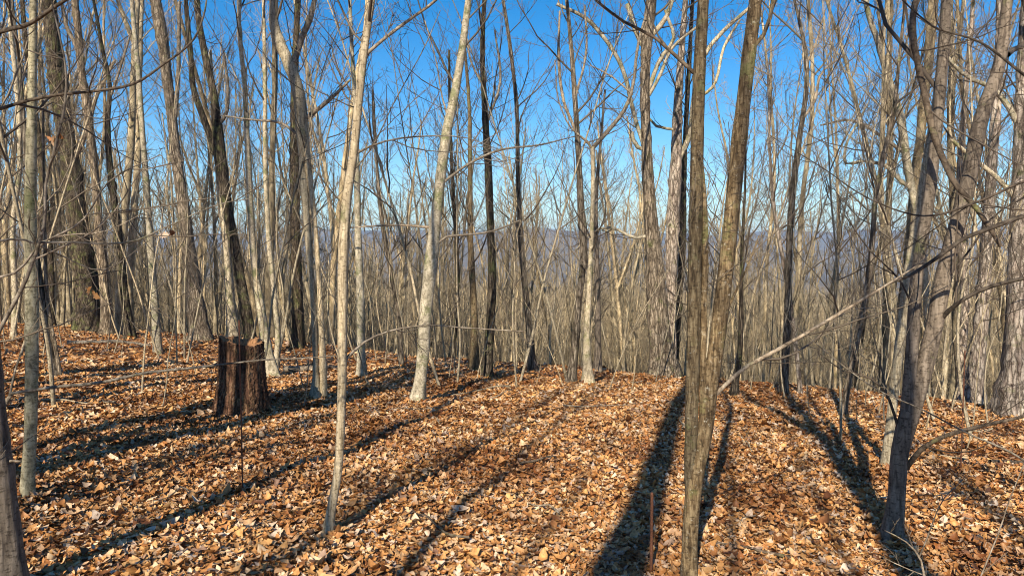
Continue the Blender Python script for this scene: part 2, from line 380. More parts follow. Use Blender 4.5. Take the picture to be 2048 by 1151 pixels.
# ------------------------------------------------------------ trees traced one by one
def poly3(tr, Y, dY=0., ws=.68):
    """pixel trace [(px,py,width px)] -> world points and radii; dY depth change from first to last point"""
    P = []; R = []
    n_ = len(tr)
    for i, (px, py, wd) in enumerate(tr):
        Yi = Y + dY * i / max(1, n_ - 1)
        p, t = at(px, py, Yi); P.append(p); R.append(wd * ws * .5 * t / F)
    return P, R
def trunk_acc(P, R, step, sides, rough, flare=0., zbase=None, seed=0):
    r_ = np.random.default_rng(seed)
    Q, RR = spline(P, R, step)
    K = len(Q)
    a = np.arange(sides) * 2 * math.pi / sides
    ph = r_.random(4) * 6.28
    z = Q[:, 2][:, None]
    lob = 1 + .05 * np.sin(2 * a[None] + ph[0] + z * .8) + .035 * np.sin(3 * a[None] + ph[1] - z * 1.3) + rough * r_.normal(size=(K, sides)) * .5
    rid = 1 + rough * .9 * r_.normal(size=(1, sides))
    wob = 1 + rough * 1.2 * np.convolve(r_.normal(size=K + 6), np.ones(7) / 7, 'valid')[:K, None]
    M = RR[:, None] * lob * rid * wob
    for _ in range(int(max(2, K * step * .9))):
        kk = r_.integers(0, K); th = r_.random() * 6.28; am = r_.uniform(.05, .16) * (2.2 if rough > .04 else 1)
        M = M * (1 + am * np.exp(-((np.arange(K) - kk)[:, None] * step / (.04 + RR.mean() * .6)) ** 2) * (.4 + .6 * np.cos(a - th)[None].clip(0, 1)))
    if sides <= 8:
        Q = Q + np.cumsum(r_.normal(size=Q.shape), 0) * RR.mean() * .10
    if zbase is not None and flare:
        e = np.exp(-np.maximum(0, z - zbase) / (RR[0] * 2.6))
        M = M * (1 + flare * 1.7 * e * (1 + .45 * np.sin(4 * a[None] + ph[2]) + .3 * np.sin(7 * a[None] + ph[3])))
    A = Acc(); A.tubes(Q[None], M[None], sides)
    return A, Q, RR
def extend(P, R, top, wob=.25, end=.25):
    """carry a stem on above the frame up to height `top`"""
    P = list(P); R = list(R)
    d = np.array(P[-1]) - np.array(P[-2]); d /= np.linalg.norm(d)
    d = d + np.array([0, 0, .25]); d /= np.linalg.norm(d)
    n_ = 5; L = top - P[-1][2]
    if L < .5: return P, R
    r0 = R[-1]
    for i in range(n_):
        d = d + rng.normal(size=3) * .10 * np.array([1, 1, 0]) + np.array([0, 0, .12]); d /= np.linalg.norm(d)
        P.append(P[-1] + d * L / n_); R.append(r0 * (1 - (1 - end) * (i + 1) / n_))
    return P, R
def twigs(acc, Q, R, c0, n1, L1, dens=1., up=.12, rmin=.0025, lev=3, ang=48, sides=3, c1=.98):
    P0 = Q[None]; R0 = R[None]
    P1, R1 = grow(P0, R0, max(2, int(n1)), c0, c1, ang, L1, up, 8, .12, rmin * 1.5, rr=.0078)
    acc.tubes(P1, R1, 4)
    P2, R2 = grow(P1, R1, max(2, int(7 * dens)), .15, .97, 40, .48, up * .7, 6, .10, rmin, rr=.0065, rel=True)
    acc.tubes(P2, R2, sides)
    if lev > 2:
        P3, R3 = grow(P2, R2, max(2, int(5 * dens)), .15, .97, 40, .5, up * .5, 5, .13, rmin * .85, rel=True)
        acc.tubes(P3, R3, 3)
    if lev > 3:
        P4, R4 = grow(P3, R3, 3, .2, .97, 38, .5, up * .4, 4, .12, rmin * .75, rel=True)
        acc.tubes(P4, R4, 3)
FEET = []
def tree(name, label, mat, stems, Y=None, limbs=(), H=11., c0=.3, n1=18, L1=1.7, dens=1., lev=3, rough=.05, flare=.45, sides=12,
         twm=None, lm=None, cat='tree', group=None, up=.12, dY=0., limb_tw=1., leafs=(), ext=True, ws=.68):
    twm = twm or TW; lm = lm or B_LIMB
    first = stems[0][0]
    if Y is None:
        g = ground_at(first[0], first[1]); Y = float(g[1])
    if Y > 16: dens *= .85
    root = None; crown = Acc(); seed = int(abs(first[0] * 7 + first[1])) % 9999
    rmin = max(.0019, .00021 * Y)
    for si, st in enumerate(stems):
        P, R = poly3(st, Y, dY, ws)
        if si == 0:
            gx, gy = P[0][0], P[0][1]; gz = float(hgt(gx, gy))
            base = np.array([gx, gy, gz])
            d = (P[0] - P[1]); 
            if P[0][2] > gz + .03:
                k = (P[0][2] - gz) / max(.1, -d[2]); b0 = P[0] + d * k * .6; b0[2] = gz; base = np.array([b0[0], b0[1], float(hgt(b0[0], b0[1]))])
                P = [base] + P; R = [R[0] * 1.08] + R
            P = [P[0] - np.array([0, 0, .25])] + P; R = [R[0] * 1.05] + R
            root = thing(name, base, label, cat, group); R0_ = R[0]
        if ext and st[-1][1] < 30:
            P, R = extend(P, R, base[2] + H * (1 if si == 0 else .93))
        A, Q, RR = trunk_acc(P, R, .07 if Y < 10 else .13, sides, rough, flare if si == 0 else 0., base[2] if si == 0 else None, seed + si)
        obj('trunk', A, mat, root, base)
        if si == 0 or st[-1][1] < 30: twigs(crown, Q, RR, c0 if si == 0 else max(.1, c0 - .1), n1 if si == 0 else n1 * .7, L1, dens, up, rmin, lev)
    for li, lb in enumerate(limbs):
        lb = list(lb); dy = 0.; m_ = lm
        if isinstance(lb[0], dict): o_ = lb.pop(0); dy = o_.get('dY', 0.); m_ = o_.get('m', lm)
        P, R = poly3(lb, Y, dy)
        A, Q, RR = trunk_acc(P, R, .08 if Y < 10 else .15, 8, .03, seed=seed + 50 + li)
        obj('limb', A, m_, root, base)
        L = np.linalg.norm(np.diff(Q, axis=0), axis=1).sum()
        if limb_tw: twigs(crown, Q, RR, .12, max(3, L * 3.2 * limb_tw), L1 * .45, dens * .8, up, rmin, min(lev, 3))
    obj('crown', crown, twm, root, base)
    if Y < 13: FEET.append((base[0], base[1], R0_))
    for (px, py, s_, k) in leafs:
        p, t = at(px, py, Y + (dY if abs(dY) < 1 else 0)); lo = bpy.data.objects.new('leaf', protoL[k]); C.objects.link(lo); lo.parent = root
        lo.location = p - base; lo.scale = (s_, s_, s_); lo.rotation_euler = (rng.uniform(.9, 2.2), rng.normal() * .6, rng.normal() * .6)
        lo['label'] = 'curled orange-brown dead leaf still hanging'
    return root

tree('leaning_tree', 'smooth dark grey-purple trunk at the bottom left edge of the picture, nearest of all', B_GREY,
     [[(16, 1190, 62), (0, 1000, 56), (-19, 860, 56), (-30, 720, 54), (-60, 500, 50), (-90, 200, 46), (-110, 20, 42)]], Y=3.25, ws=1., H=12, c0=.5, n1=10, sides=16, flare=.15,
     limbs=[[{'dY': .0}, (-8, 926, 9), (18, 921, 7), (42, 922, 5)]], limb_tw=0)
tree('young_tree', 'slim upright greenish-yellow trunk, second from the left edge, speckled with lichen', B_GREEN,
     [[(55, 1000, 29), (61, 870, 25), (64, 640, 27), (61, 430, 25), (64, 200, 20), (67, 20, 17)]], ws=.85, H=9.5, c0=.35, n1=18, L1=1.5, rough=.02, sides=14, flare=.2,
     limbs=[[(62, 240, 5), (100, 205, 4), (160, 230, 3), (250, 240, 2)], [(66, 490, 5), (130, 470, 4), (200, 465, 3), (300, 420, 2)]])
tree('young_tree', 'straight tan-grey sapling trunk rising from the bright leaf litter left of centre', B_MAPLE,
     [[(655, 1074, 31), (662, 1020, 27), (673, 960, 25), (683, 800, 26), (685, 640, 29), (687, 500, 32), (694, 400, 29), (707, 310, 27), (720, 180, 25), (735, 60, 21), (743, 10, 19)]], H=9, c0=.33, n1=26, L1=1.5, lev=3, rough=.02, sides=16, flare=.25, up=.1,
     limbs=[[(722, 118, 12), (750, 92, 10), (800, 52, 9), (870, 2, 8), (930, -60, 7)], [(710, 308, 7), (745, 290, 6), (790, 278, 5), (860, 272, 4), (930, 275, 3), (1000, 300, 2)],
            [{'dY': .5}, (690, 720, 9), (720, 690, 7), (760, 668, 5), (850, 650, 4), (930, 655, 4), (1050, 662, 3)], [(700, 350, 5), (740, 300, 4), (790, 200, 3), (850, 90, 3), (880, 20, 2)],
            [(690, 470, 4), (650, 380, 3), (620, 250, 3), (610, 120, 2)]])
tree('pale_tree', 'bright pale-barked tree leaning right, knotted at mid height, in the middle of the clearing', B_PALE,
     [[(834, 806, 40), (839, 770, 33), (845, 720, 34), (849, 640, 38), (856, 570, 40), (862, 520, 44), (866, 480, 38), (873, 420, 34), (884, 330, 34), (896, 250, 32), (905, 210, 30), (924, 100, 26), (937, 0, 22)]], ws=.62, H=13, c0=.3, n1=24, L1=1.9, rough=.03, flare=.3, sides=16,
     limbs=[[(872, 490, 9), (890, 475, 8), (930, 470, 7), (975, 465, 6), (1040, 440, 4)], [(866, 455, 8), (800, 450, 5), (740, 452, 4), (700, 455, 3)], [(880, 370, 9), (935, 330, 8), (1000, 300, 7), (1080, 290, 5), (1160, 270, 3)], [(896, 235, 7), (885, 195, 5), (872, 120, 4), (850, 40, 3)]])
tree('double_trunk_tree', 'brown tree that splits low into two tall trunks, right of the long wide shadow', B_BROWN,
     [[(1377, 1170, 48), (1380, 1085, 46), (1383, 1020, 48), (1393, 940, 48), (1408, 875, 44), (1419, 775, 48), (1434, 680, 46), (1444, 600, 46), (1461, 450, 42), (1475, 310, 42), (1491, 170, 38), (1504, 60, 36), (1511, 5, 34)],
      [(1384, 1010, 36), (1382, 940, 37), (1383, 860, 37), (1386, 700, 37), (1390, 500, 38), (1393, 330, 38), (1398, 150, 36), (1406, 5, 33)],
      [(1402, 850, 10), (1405, 760, 17), (1408, 600, 18), (1410, 460, 18), (1405, 360, 15), (1397, 270, 9)]],
     H=13, c0=.86, n1=14, L1=1.9, rough=.025, flare=.12, sides=18, lm=B_BROWN,
     limbs=[[(1503, 100, 14), (1520, 80, 13), (1532, 62, 12), (1545, 5, 11), (1550, -80, 9)], [{'m': B_LIMB}, (1420, 800, 15), (1452, 768, 13), (1480, 742, 12), (1545, 705, 12), (1640, 650, 10), (1720, 602, 9), (1790, 560, 6), (1850, 520, 3)],
            [(1444, 640, 8), (1468, 590, 7), (1500, 520, 5), (1518, 470, 3)], [{'m': B_LIMBD}, (1392, 150, 12), (1350, 110, 11), (1310, 75, 9), (1250, 45, 8), (1190, 0, 7)], [(1395, 600, 5), (1420, 540, 5), (1360, 470, 3)]])
tree('forked_tree', 'dark shaded tree at the right forking low into two leaning trunks', B_GREY,
     [[(1782, 1086, 48), (1792, 1000, 39), (1800, 900, 40), (1815, 840, 46), (1838, 770, 40), (1862, 680, 37), (1890, 540, 36), (1928, 400, 35), (1968, 220, 31), (1999, 130, 27), (2014, 10, 23)],
      [(1808, 870, 30), (1817, 780, 29), (1824, 690, 28), (1832, 560, 28), (1860, 380, 26), (1879, 200, 26), (1889, 80, 25), (1893, 5, 23)]],
     ws=.8, H=12, c0=.3, n1=26, L1=2.0, rough=.02, flare=.2, sides=18, lm=B_LIMBD, twm=TWD,
     limbs=[[{'dY': -.5}, (1812, 935, 16), (1842, 897, 14), (1880, 875, 12), (1940, 857, 11), (2050, 833, 10), (2160, 800, 8)], [{'dY': -.4}, (1880, 640, 14), (1905, 613, 13), (1960, 580, 12), (2050, 556, 11), (2140, 540, 8)],
            [(1797, 855, 9), (1786, 820, 8), (1770, 780, 7), (1735, 752, 6), (1690, 742, 4), (1640, 705, 3)], [{'dY': .6}, (2014, 110, 18), (2035, 95, 15), (2080, 90, 12)],
            [{'dY': -.3}, (1893, -60, 26), (1850, -30, 22), (1827, 20, 18), (1826, 70, 17), (1836, 140, 17), (1850, 205, 18), (1863, 265, 18), (1883, 320, 17), (1908, 372, 16), (1945, 412, 15), (1975, 455, 13), (2001, 497, 10)],
            [(1890, 560, 6), (1940, 500, 6), (1990, 430, 5), (2060, 390, 4)], [(1828, 620, 6), (1800, 560, 5), (1740, 500, 4), (1690, 430, 3)]])
tree('pale_tree', 'grey-tan trunk leaning right just behind the dark forked tree', B_MAPLE,
     [[(1772, 937, 30), (1780, 860, 27), (1788, 780, 27), (1805, 640, 27), (1820, 520, 25), (1849, 350, 23), (1876, 170, 19), (1888, 10, 16)]], H=12, c0=.35, n1=20, L1=1.8, rough=.03, flare=.25)
tree('oak_tree', 'thick grizzled oak on the crest right of centre with a wide arching crown', B_OAK,
     [[(1327, 752, 60), (1323, 700, 56), (1316, 640, 55), (1309, 530, 48), (1299, 400, 38), (1293, 285, 32), (1290, 160, 30), (1296, 60, 34), (1302, 8, 34)]], H=20, c0=.33, n1=30, L1=3.2, dens=1.2, lev=3, rough=.06, flare=.5, sides=20, lm=B_PALE,
     limbs=[[(1290, 300, 12), (1268, 230, 12), (1240, 130, 13), (1205, 75, 12), (1165, 35, 11), (1110, 10, 10)], [(1296, 180, 12), (1325, 110, 11), (1345, 85, 10), (1330, 20, 8)], [(1297, 110, 14), (1270, 60, 13), (1255, 5, 12)],
            [(1304, 70, 16), (1330, 40, 14), (1345, -10, 12)], [(1292, 300, 10), (1270, 290, 12), (1262, 262, 9)], [(1305, 470, 12), (1270, 475, 10), (1220, 455, 8), (1190, 460, 6), (1150, 500, 4)], [(1298, 190, 10), (1320, 150, 10), (1342, 100, 8), (1400, 50, 7)]])
tree('broken_tree', 'weathered split pale trunk standing right beside the thick oak', B_PINK,
     [[(1345, 735, 22), (1344, 640, 24), (1342, 540, 34), (1346, 430, 34), (1352, 330, 32), (1354, 240, 27), (1362, 110, 20), (1370, 8, 16)]], Y=16.2, H=16, c0=.35, n1=18, L1=2.4, rough=.07, lm=B_PALE,
     limbs=[[(1350, 330, 16), (1375, 280, 16), (1385, 200, 14), (1400, 120, 12), (1440, 65, 11), (1500, 10, 9)], [(1352, 260, 8), (1310, 250, 8), (1290, 220, 6)], [(1385, 200, 11), (1420, 180, 9), (1450, 90, 8), (1480, 40, 6)]])
tree('dark_tree', 'blackish straight trunk between the weathered split trunk and the front brown pair', B_DARK,
     [[(1350, 745, 20), (1357, 620, 19), (1365, 480, 20), (1368, 330, 18), (1372, 250, 14), (1380, 100, 12), (1385, 10, 10)]], Y=17.5, H=15, c0=.4, n1=16, L1=2., rough=.08, twm=TWD)
tree('dark_tree', 'dark brown tree with peeling patches just left of centre, base split by a pale streak', B_DARK,
     [[(974, 757, 26), (980, 660, 24), (984, 560, 22), (980, 440, 21), (976, 330, 22), (970, 230, 18), (965, 110, 15), (968, 10, 12)]], H=14, c0=.28, n1=24, L1=1.9, rough=.07,
     limbs=[[(985, 520, 6), (1000, 490, 6), (1006, 475, 4)], [(976, 240, 8), (1000, 170, 7), (990, 60, 5)], [(972, 180, 7), (945, 130, 6), (930, 60, 5)]])
tree('brown_tree', 'olive-brown trunk standing just left of the dark peeling tree', B_BROWN,
     [[(950, 742, 26), (948, 620, 22), (941, 480, 19), (940, 330, 15), (938, 210, 11), (930, 100, 8)]], H=13, c0=.35, n1=18, L1=1.7, rough=.06)
tree('slender_tree', 'slender grey tree with a slight bend, first one right of the picture centre', B_OAK,
     [[(1064, 742, 19), (1055, 620, 18), (1043, 490, 16), (1036, 350, 12), (1033, 210, 11), (1020, 90, 10), (1008, 10, 9)]], H=13, c0=.35, n1=18, L1=1.9)
tree('slender_tree', 'two-toned brown trunk swelling at a knot, left of the forked crest tree', B_OAK,
     [[(1142, 768, 24), (1150, 700, 22), (1158, 600, 20), (1168, 500, 22), (1163, 430, 24), (1158, 330, 18), (1150, 200, 15), (1142, 90, 12), (1134, 5, 10)]], H=12.5, c0=.35, n1=22, L1=1.9, rough=.06,
     limbs=[[(1150, 260, 9), (1130, 210, 9), (1118, 120, 8), (1120, 20, 6)], [(1152, 190, 8), (1172, 110, 7), (1170, 10, 6)]])
tree('slender_tree', 'grey tree on the crest that forks wide at mid height, left of the thick oak', B_PALE,
     [[(1176, 770, 26), (1173, 690, 20), (1178, 580, 16), (1184, 450, 14), (1186, 330, 15), (1185, 292, 14)]], H=10, c0=.5, n1=10, L1=1.4, ext=False,
     limbs=[[(1185, 296, 12), (1215, 262, 12), (1245, 225, 11), (1266, 170, 9), (1276, 90, 8), (1300, 5, 6)], [(1186, 300, 8), (1172, 280, 7), (1150, 265, 5), (1120, 210, 4), (1110, 120, 3)], [(1266, 190, 6), (1220, 150, 5), (1180, 130, 3)]])
tree('pale_tree', 'pale smooth trunk standing close behind the tan sapling left of centre', B_PALE,
     [[(724, 756, 24), (722, 690, 22), (721, 600, 22), (716, 480, 19), (714, 360, 18), (712, 240, 15), (704, 100, 12), (700, 10, 10)]], H=12, c0=.35, n1=18, L1=1.8, rough=.03, flare=.3)
tree('crooked_tree', 'crooked light-brown tree with a big twisted fork above twin stems, left of centre', B_MAPLE,
     [[(634, 800, 26), (632, 740, 16), (628, 620, 17), (617, 480, 18), (606, 330, 22), (604, 250, 34), (598, 190, 34), (580, 130, 32), (562, 90, 30), (549, 50, 27), (548, 5, 25)],
      [(648, 790, 20), (645, 700, 18), (638, 560, 15), (628, 430, 14), (615, 320, 18), (610, 240, 20)]], H=11, c0=.45, n1=16, L1=1.9, rough=.05, flare=.5,
     limbs=[[(588, 125, 18), (600, 85, 17), (618, 40, 16), (628, 0, 14), (640, -80, 11)], [(604, 240, 12), (640, 215, 12), (670, 190, 10), (700, 160, 6)], [(598, 270, 9), (560, 245, 9), (510, 240, 6), (440, 230, 4)]])
tree('dark_tree', 'tall straight near-black trunk directly behind the crooked twin-stemmed tree', B_DARK,
     [[(597, 700, 32), (595, 560, 29), (590, 400, 27), (590, 250, 24), (592, 100, 20), (596, 5, 18)]], Y=17.5, H=17, c0=.35, n1=22, L1=2.3, rough=.08, twm=TWD)
tree('forked_tree', 'dark tree that forks like a tuning fork high up, behind the stump', B_DARK,
     [[(505, 700, 30), (488, 600, 30), (472, 510, 31), (456, 420, 30), (443, 330, 34), (435, 255, 32), (428, 190, 20), (412, 120, 19), (399, 50, 17), (394, 5, 15)],
      [(440, 330, 20), (425, 285, 18), (405, 230, 17), (388, 180, 16), (381, 100, 14), (372, 10, 12)]], Y=15.5, H=16, c0=.35, n1=24, L1=2.3, rough=.05, twm=TWD,
     limbs=[[(437, 250, 14), (452, 230, 12), (457, 180, 10), (448, 110, 8)]])
tree('pale_tree', 'pale grey-green trunk whose foot shows just behind the stump top', B_PALE,
     [[(468, 676, 30), (461, 600, 27), (452, 480, 24), (442, 400, 21), (436, 340, 16), (430, 250, 12), (420, 100, 9)]], Y=17, H=14, c0=.4, n1=16, L1=1.9)
tree('pale_tree', 'pale tree with curved foot immediately right of the stump', B_PALE,
     [[(545, 755, 28), (534, 700, 27), (522, 620, 24), (510, 540, 21), (502, 430, 18), (496, 310, 16), (490, 180, 13), (478, 20, 10)]], H=13, c0=.3, n1=22, L1=1.8, flare=.4)
tree('slender_tree', 'thinner pale stem beside the curved-foot tree right of the stump', B_PALE,
     [[(551, 742, 18), (556, 680, 17), (550, 600, 16), (538, 480, 14), (531, 330, 13), (530, 180, 12), (527, 10, 9)]], H=12, c0=.35, n1=18, L1=1.7)
tree('oak_tree', 'massive dark mossy oak at the left leaning left as it rises', B_DARK,
     [[(182, 655, 56), (176, 590, 48), (166, 520, 47), (155, 440, 47), (144, 350, 46), (131, 270, 44), (120, 200, 42), (106, 90, 40), (98, 5, 38)]], Y=22, ws=.7, H=22, c0=.3, n1=30, L1=3.2, dens=1.1, lev=3, rough=.06, sides=20, twm=TWD,
     limbs=[[(140, 330, 16), (175, 260, 14), (190, 200, 12), (230, 120, 9)], [(125, 240, 14), (70, 180, 11), (30, 120, 9), (0, 80, 7)]])
tree('mossy_tree', 'mossy tree right of the massive dark oak, forking near the top left', B_OAK,
     [[(216, 655, 28), (208, 560, 26), (200, 470, 25), (189, 340, 23), (178, 240, 21), (163, 140, 21), (156, 60, 20), (150, 5, 18)]], Y=20, H=18, c0=.3, n1=24, L1=2.5, rough=.05,
     limbs=[[(164, 130, 12), (150, 90, 12), (132, 55, 11), (120, 5, 9)]])
tree('dark_tree', 'thin dark wavy tree between the mossy tree and the smooth pole', B_DARK,
     [[(258, 650, 24), (248, 580, 22), (240, 500, 20), (228, 400, 18), (217, 300, 16), (215, 240, 15), (219, 170, 12), (205, 100, 10), (188, 5, 8)]], Y=19, H=16, c0=.3, n1=22, L1=2.3, rough=.05, twm=TWD,
     limbs=[[(218, 200, 8), (235, 150, 7), (262, 60, 5)]])
tree('pole_tree', 'smooth slim grey pole of a tree standing in striped shadow at the left', B_PALE,
     [[(316, 706, 19), (312, 640, 18), (303, 520, 15), (295, 400, 13), (286, 280, 12), (277, 150, 12), (264, 5, 10)]], ws=.85, H=13, c0=.4, n1=14, L1=1.5, rough=.02, flare=.15)
tree('oak_tree', 'stout brown-grey oak in the left background with a steep upper fork', B_OAK,
     [[(398, 660, 36), (388, 580, 33), (378, 500, 30), (368, 420, 28), (355, 330, 26), (343, 230, 24), (332, 140, 24), (322, 60, 26), (312, 5, 25)]], Y=19.5, ws=.8, H=19, c0=.32, n1=26, L1=2.8, lev=3, rough=.06, sides=16,
     limbs=[[(348, 250, 14), (352, 180, 13), (356, 90, 12), (358, 5, 10)]])
tree('leaning_tree', 'leaning twin grey trunks at the left behind the greenish sapling', B_OAK,
     [[(112, 756, 20), (104, 720, 22), (92, 650, 22), (80, 570, 20), (64, 440, 17), (50, 280, 13), (38, 120, 10), (25, 5, 8)],
      [(122, 760, 13), (112, 700, 13), (100, 640, 12), (92, 560, 11), (90, 470, 9), (88, 350, 8), (86, 200, 6)]], H=12, c0=.35, n1=20, L1=1.9, rough=.04)
tree('slender_tree', 'thin grey tree leaning left at the far left, near the picture edge', B_PALE,
     [[(28, 690, 14), (30, 600, 14), (26, 450, 14), (40, 330, 14), (36, 200, 14), (22, 60, 12), (18, 5, 11)]], Y=17, H=14, c0=.3, n1=22, L1=2.0)
tree('tall_tree', 'tan tree with fork at its top standing right of the front brown pair', B_OAK,
     [[(1566, 792, 22), (1572, 700, 22), (1576, 600, 21), (1579, 480, 20), (1588, 360, 17), (1601, 260, 15), (1611, 190, 13), (1612, 110, 11), (1600, 50, 8), (1590, 5, 7)]], H=13.5, c0=.4, n1=20, L1=2.0, rough=.05,
     limbs=[[(1604, 240, 8), (1630, 200, 9), (1640, 150, 7), (1690, 110, 4)], [(1612, 130, 7), (1630, 90, 6), (1650, 20, 4)]])
tree('slender_tree', 'curving pinkish-pale slim tree left of the tan top-forked tree', B_PINK,
     [[(1600, 792, 12), (1592, 700, 12), (1578, 590, 12), (1568, 530, 11), (1552, 440, 9), (1541, 330, 8), (1538, 240, 7), (1535, 120, 5)]], H=9, c0=.4, n1=14, L1=1.5)
tree('slender_tree', 'grey-brown slim tree leaning right between the tan tree and the shaded pair', B_OAK,
     [[(1686, 838, 19), (1696, 770, 17), (1712, 690, 18), (1732, 590, 17), (1745, 480, 15), (1752, 390, 14), (1768, 310, 13), (1788, 220, 12), (1798, 120, 9), (1810, 10, 7)]], H=11, c0=.35, n1=22, L1=1.8)
tree('slender_tree', 'short dark stem just right of the front brown pair', B_DARK,
     [[(1466, 795, 18), (1478, 720, 15), (1482, 620, 12), (1484, 500, 9), (1490, 380, 7), (1492, 250, 5)]], H=8, c0=.3, n1=14, L1=1.4)
tree('flaky_tree', 'very thick flaky pale trunk at the right edge of the picture', B_PINK,
     [[(2022, 832, 80), (2026, 760, 66), (2030, 640, 62), (2036, 480, 58), (2042, 300, 52), (2050, 100, 48), (2056, 5, 44)]], ws=.55, H=19, c0=.22, n1=34, L1=3.0, dens=1.2, lev=3, rough=.07, sides=20, lm=B_PALE,
     limbs=[[(2036, 400, 16), (1990, 350, 14), (1950, 320, 12), (1905, 280, 9)], [(2044, 260, 18), (1990, 180, 14), (1930, 150, 10), (1880, 90, 7)]])
tree('flaky_tree', 'flaky pale tree with flared foot, second from the right edge', B_PINK,
     [[(1940, 834, 58), (1946, 780, 42), (1956, 700, 36), (1965, 600, 34), (1974, 480, 34), (1984, 330, 30), (1994, 180, 25), (2000, 10, 20)]], Y=12.6, H=17, c0=.22, n1=30, L1=2.6, lev=3, rough=.06, sides=16)
tree('flaky_tree', 'thin flaky pale tree left of the flared one in the right-hand thicket', B_PINK,
     [[(1922, 800, 20), (1924, 700, 24), (1930, 600, 22), (1925, 450, 20), (1922, 330, 18), (1930, 200, 14), (1945, 20, 10)]], Y=14.5, H=15, c0=.25, n1=26, L1=2.4, rough=.06)
tree('slender_tree', 'light grey leaning stem with a forked crown at the upper right', B_PALE,
     [[(1850, 800, 22), (1856, 700, 22), (1850, 560, 20), (1838, 450, 20), (1815, 330, 22), (1800, 230, 22), (1775, 150, 20), (1758, 90, 18), (1735, 20, 15)]], Y=15, H=14, c0=.35, n1=22, L1=2.2,
     limbs=[[{'m': B_PALE}, (1842, 440, 14), (1830, 385, 13), (1800, 360, 13), (1770, 330, 11), (1730, 322, 10), (1690, 326, 10), (1692, 295, 8), (1720, 240, 6), (1740, 200, 4)], [(1800, 300, 12), (1760, 270, 10), (1700, 240, 8), (1640, 250, 5)]])
tree('slender_tree', 'slim mid-grey tree between the pale leaning tree and the olive-brown trunk', B_OAK,
     [[(803, 730, 10), (798, 640, 11), (785, 560, 12), (770, 480, 13), (758, 390, 11), (752, 300, 9), (745, 180, 7)]], H=9.5, c0=.35, n1=16, L1=1.6)
tree('dark_tree', 'dark thin tree behind the pale leaning tree in the middle', B_DARK,
     [[(905, 720, 12), (915, 600, 12), (912, 480, 12), (905, 360, 11), (900, 240, 9), (898, 100, 7)]], Y=17, H=13, c0=.35, n1=20, L1=1.9, twm=TWD)
tree('dark_tree', 'thin dark trunk with a straight lean right of the olive-brown thicket trees', B_GREY,
     [[(1196, 752, 20), (1196, 640, 17), (1194, 520, 14), (1192, 400, 12), (1200, 300, 8), (1210, 180, 6)]], Y=15.5, H=12, c0=.4, n1=16, L1=1.7)
tree('dark_tree', 'crowded dark trunk between the massive oak and the greenish sapling at left', B_DARK,
     [[(100, 650, 22), (100, 560, 22), (92, 430, 20), (80, 300, 18), (60, 150, 15), (45, 5, 12)]], Y=24, H=17, c0=.3, n1=22, L1=2.5, twm=TWD)

A = Acc()
for fx, fy, fr in FEET:
    n_ = 130; t_ = rng.random(n_) * 6.28; q_ = fr * 1.25 + np.abs(rng.normal(size=n_)) * .09
    x = fx + q_ * np.cos(t_); y = fy + q_ * np.sin(t_); z = hgt(x, y) + .012 + .05 * rng.random(n_) * np.exp(-(q_ - fr) / .12)
    M = rots(n_, .75); s_ = .055 * np.exp(rng.normal(size=n_) * .3)
    for k, (v, f) in enumerate(LO):
        i = np.arange(k, n_, len(LO)); V = np.einsum('nij,vj->nvi', M[i], v) * s_[i][:, None, None] + np.stack([x[i], y[i], z[i]], 1)[:, None]
        f = np.asarray(f); A.add(V, (f[None] + (np.arange(len(i)) * len(v))[:, None, None]).reshape(-1, f.shape[1]))
lb_ = obj('banked_leaves', A, LEAF, ground, smooth=False); lb_['kind'] = 'stuff'
# ---- near understory whose branches cross the picture
def shrub(name, label, mat, branches, base, lv=2, group=None, leafs=(), cat='sapling', tw=1., twm=None, L1=.5):
    g = np.array([base[0], base[1], float(hgt(*base))]); root = thing(name, g, label, cat, group); crown = Acc()
    for i, br in enumerate(branches):
        Y, dY, tr = br
        P, R = poly3(tr, Y, dY)
        if i == 0: P = [g - np.array([0, 0, .1])] + P; R = [R[0] * 1.2] + R
        A, Q, RR = trunk_acc(P, R, .05, 8, .03, seed=i + int(abs(base[0]) * 100))
        obj('trunk' if i == 0 else 'branch', A, mat, root, g)
        L = np.linalg.norm(np.diff(Q, axis=0), axis=1).sum()
        if tw: twigs(crown, Q, RR, .2, max(3, L * 3.5 * tw), L1, .6, .05, .0016, lv, ang=55)
    if tw: obj('crown', crown, twm or TW, root, g)
    for (px, py, Y, s_, k) in leafs:
        p, t = at(px, py, Y); lo = bpy.data.objects.new('leaf', protoL[k]); C.objects.link(lo); lo.parent = root
        lo.location = p - g; lo.scale = (s_, s_, s_); lo.rotation_euler = (rng.uniform(.9, 2.), rng.normal() * .6, rng.normal() * .8)
        lo['label'] = 'curled orange-brown dead leaf still hanging'
    return root
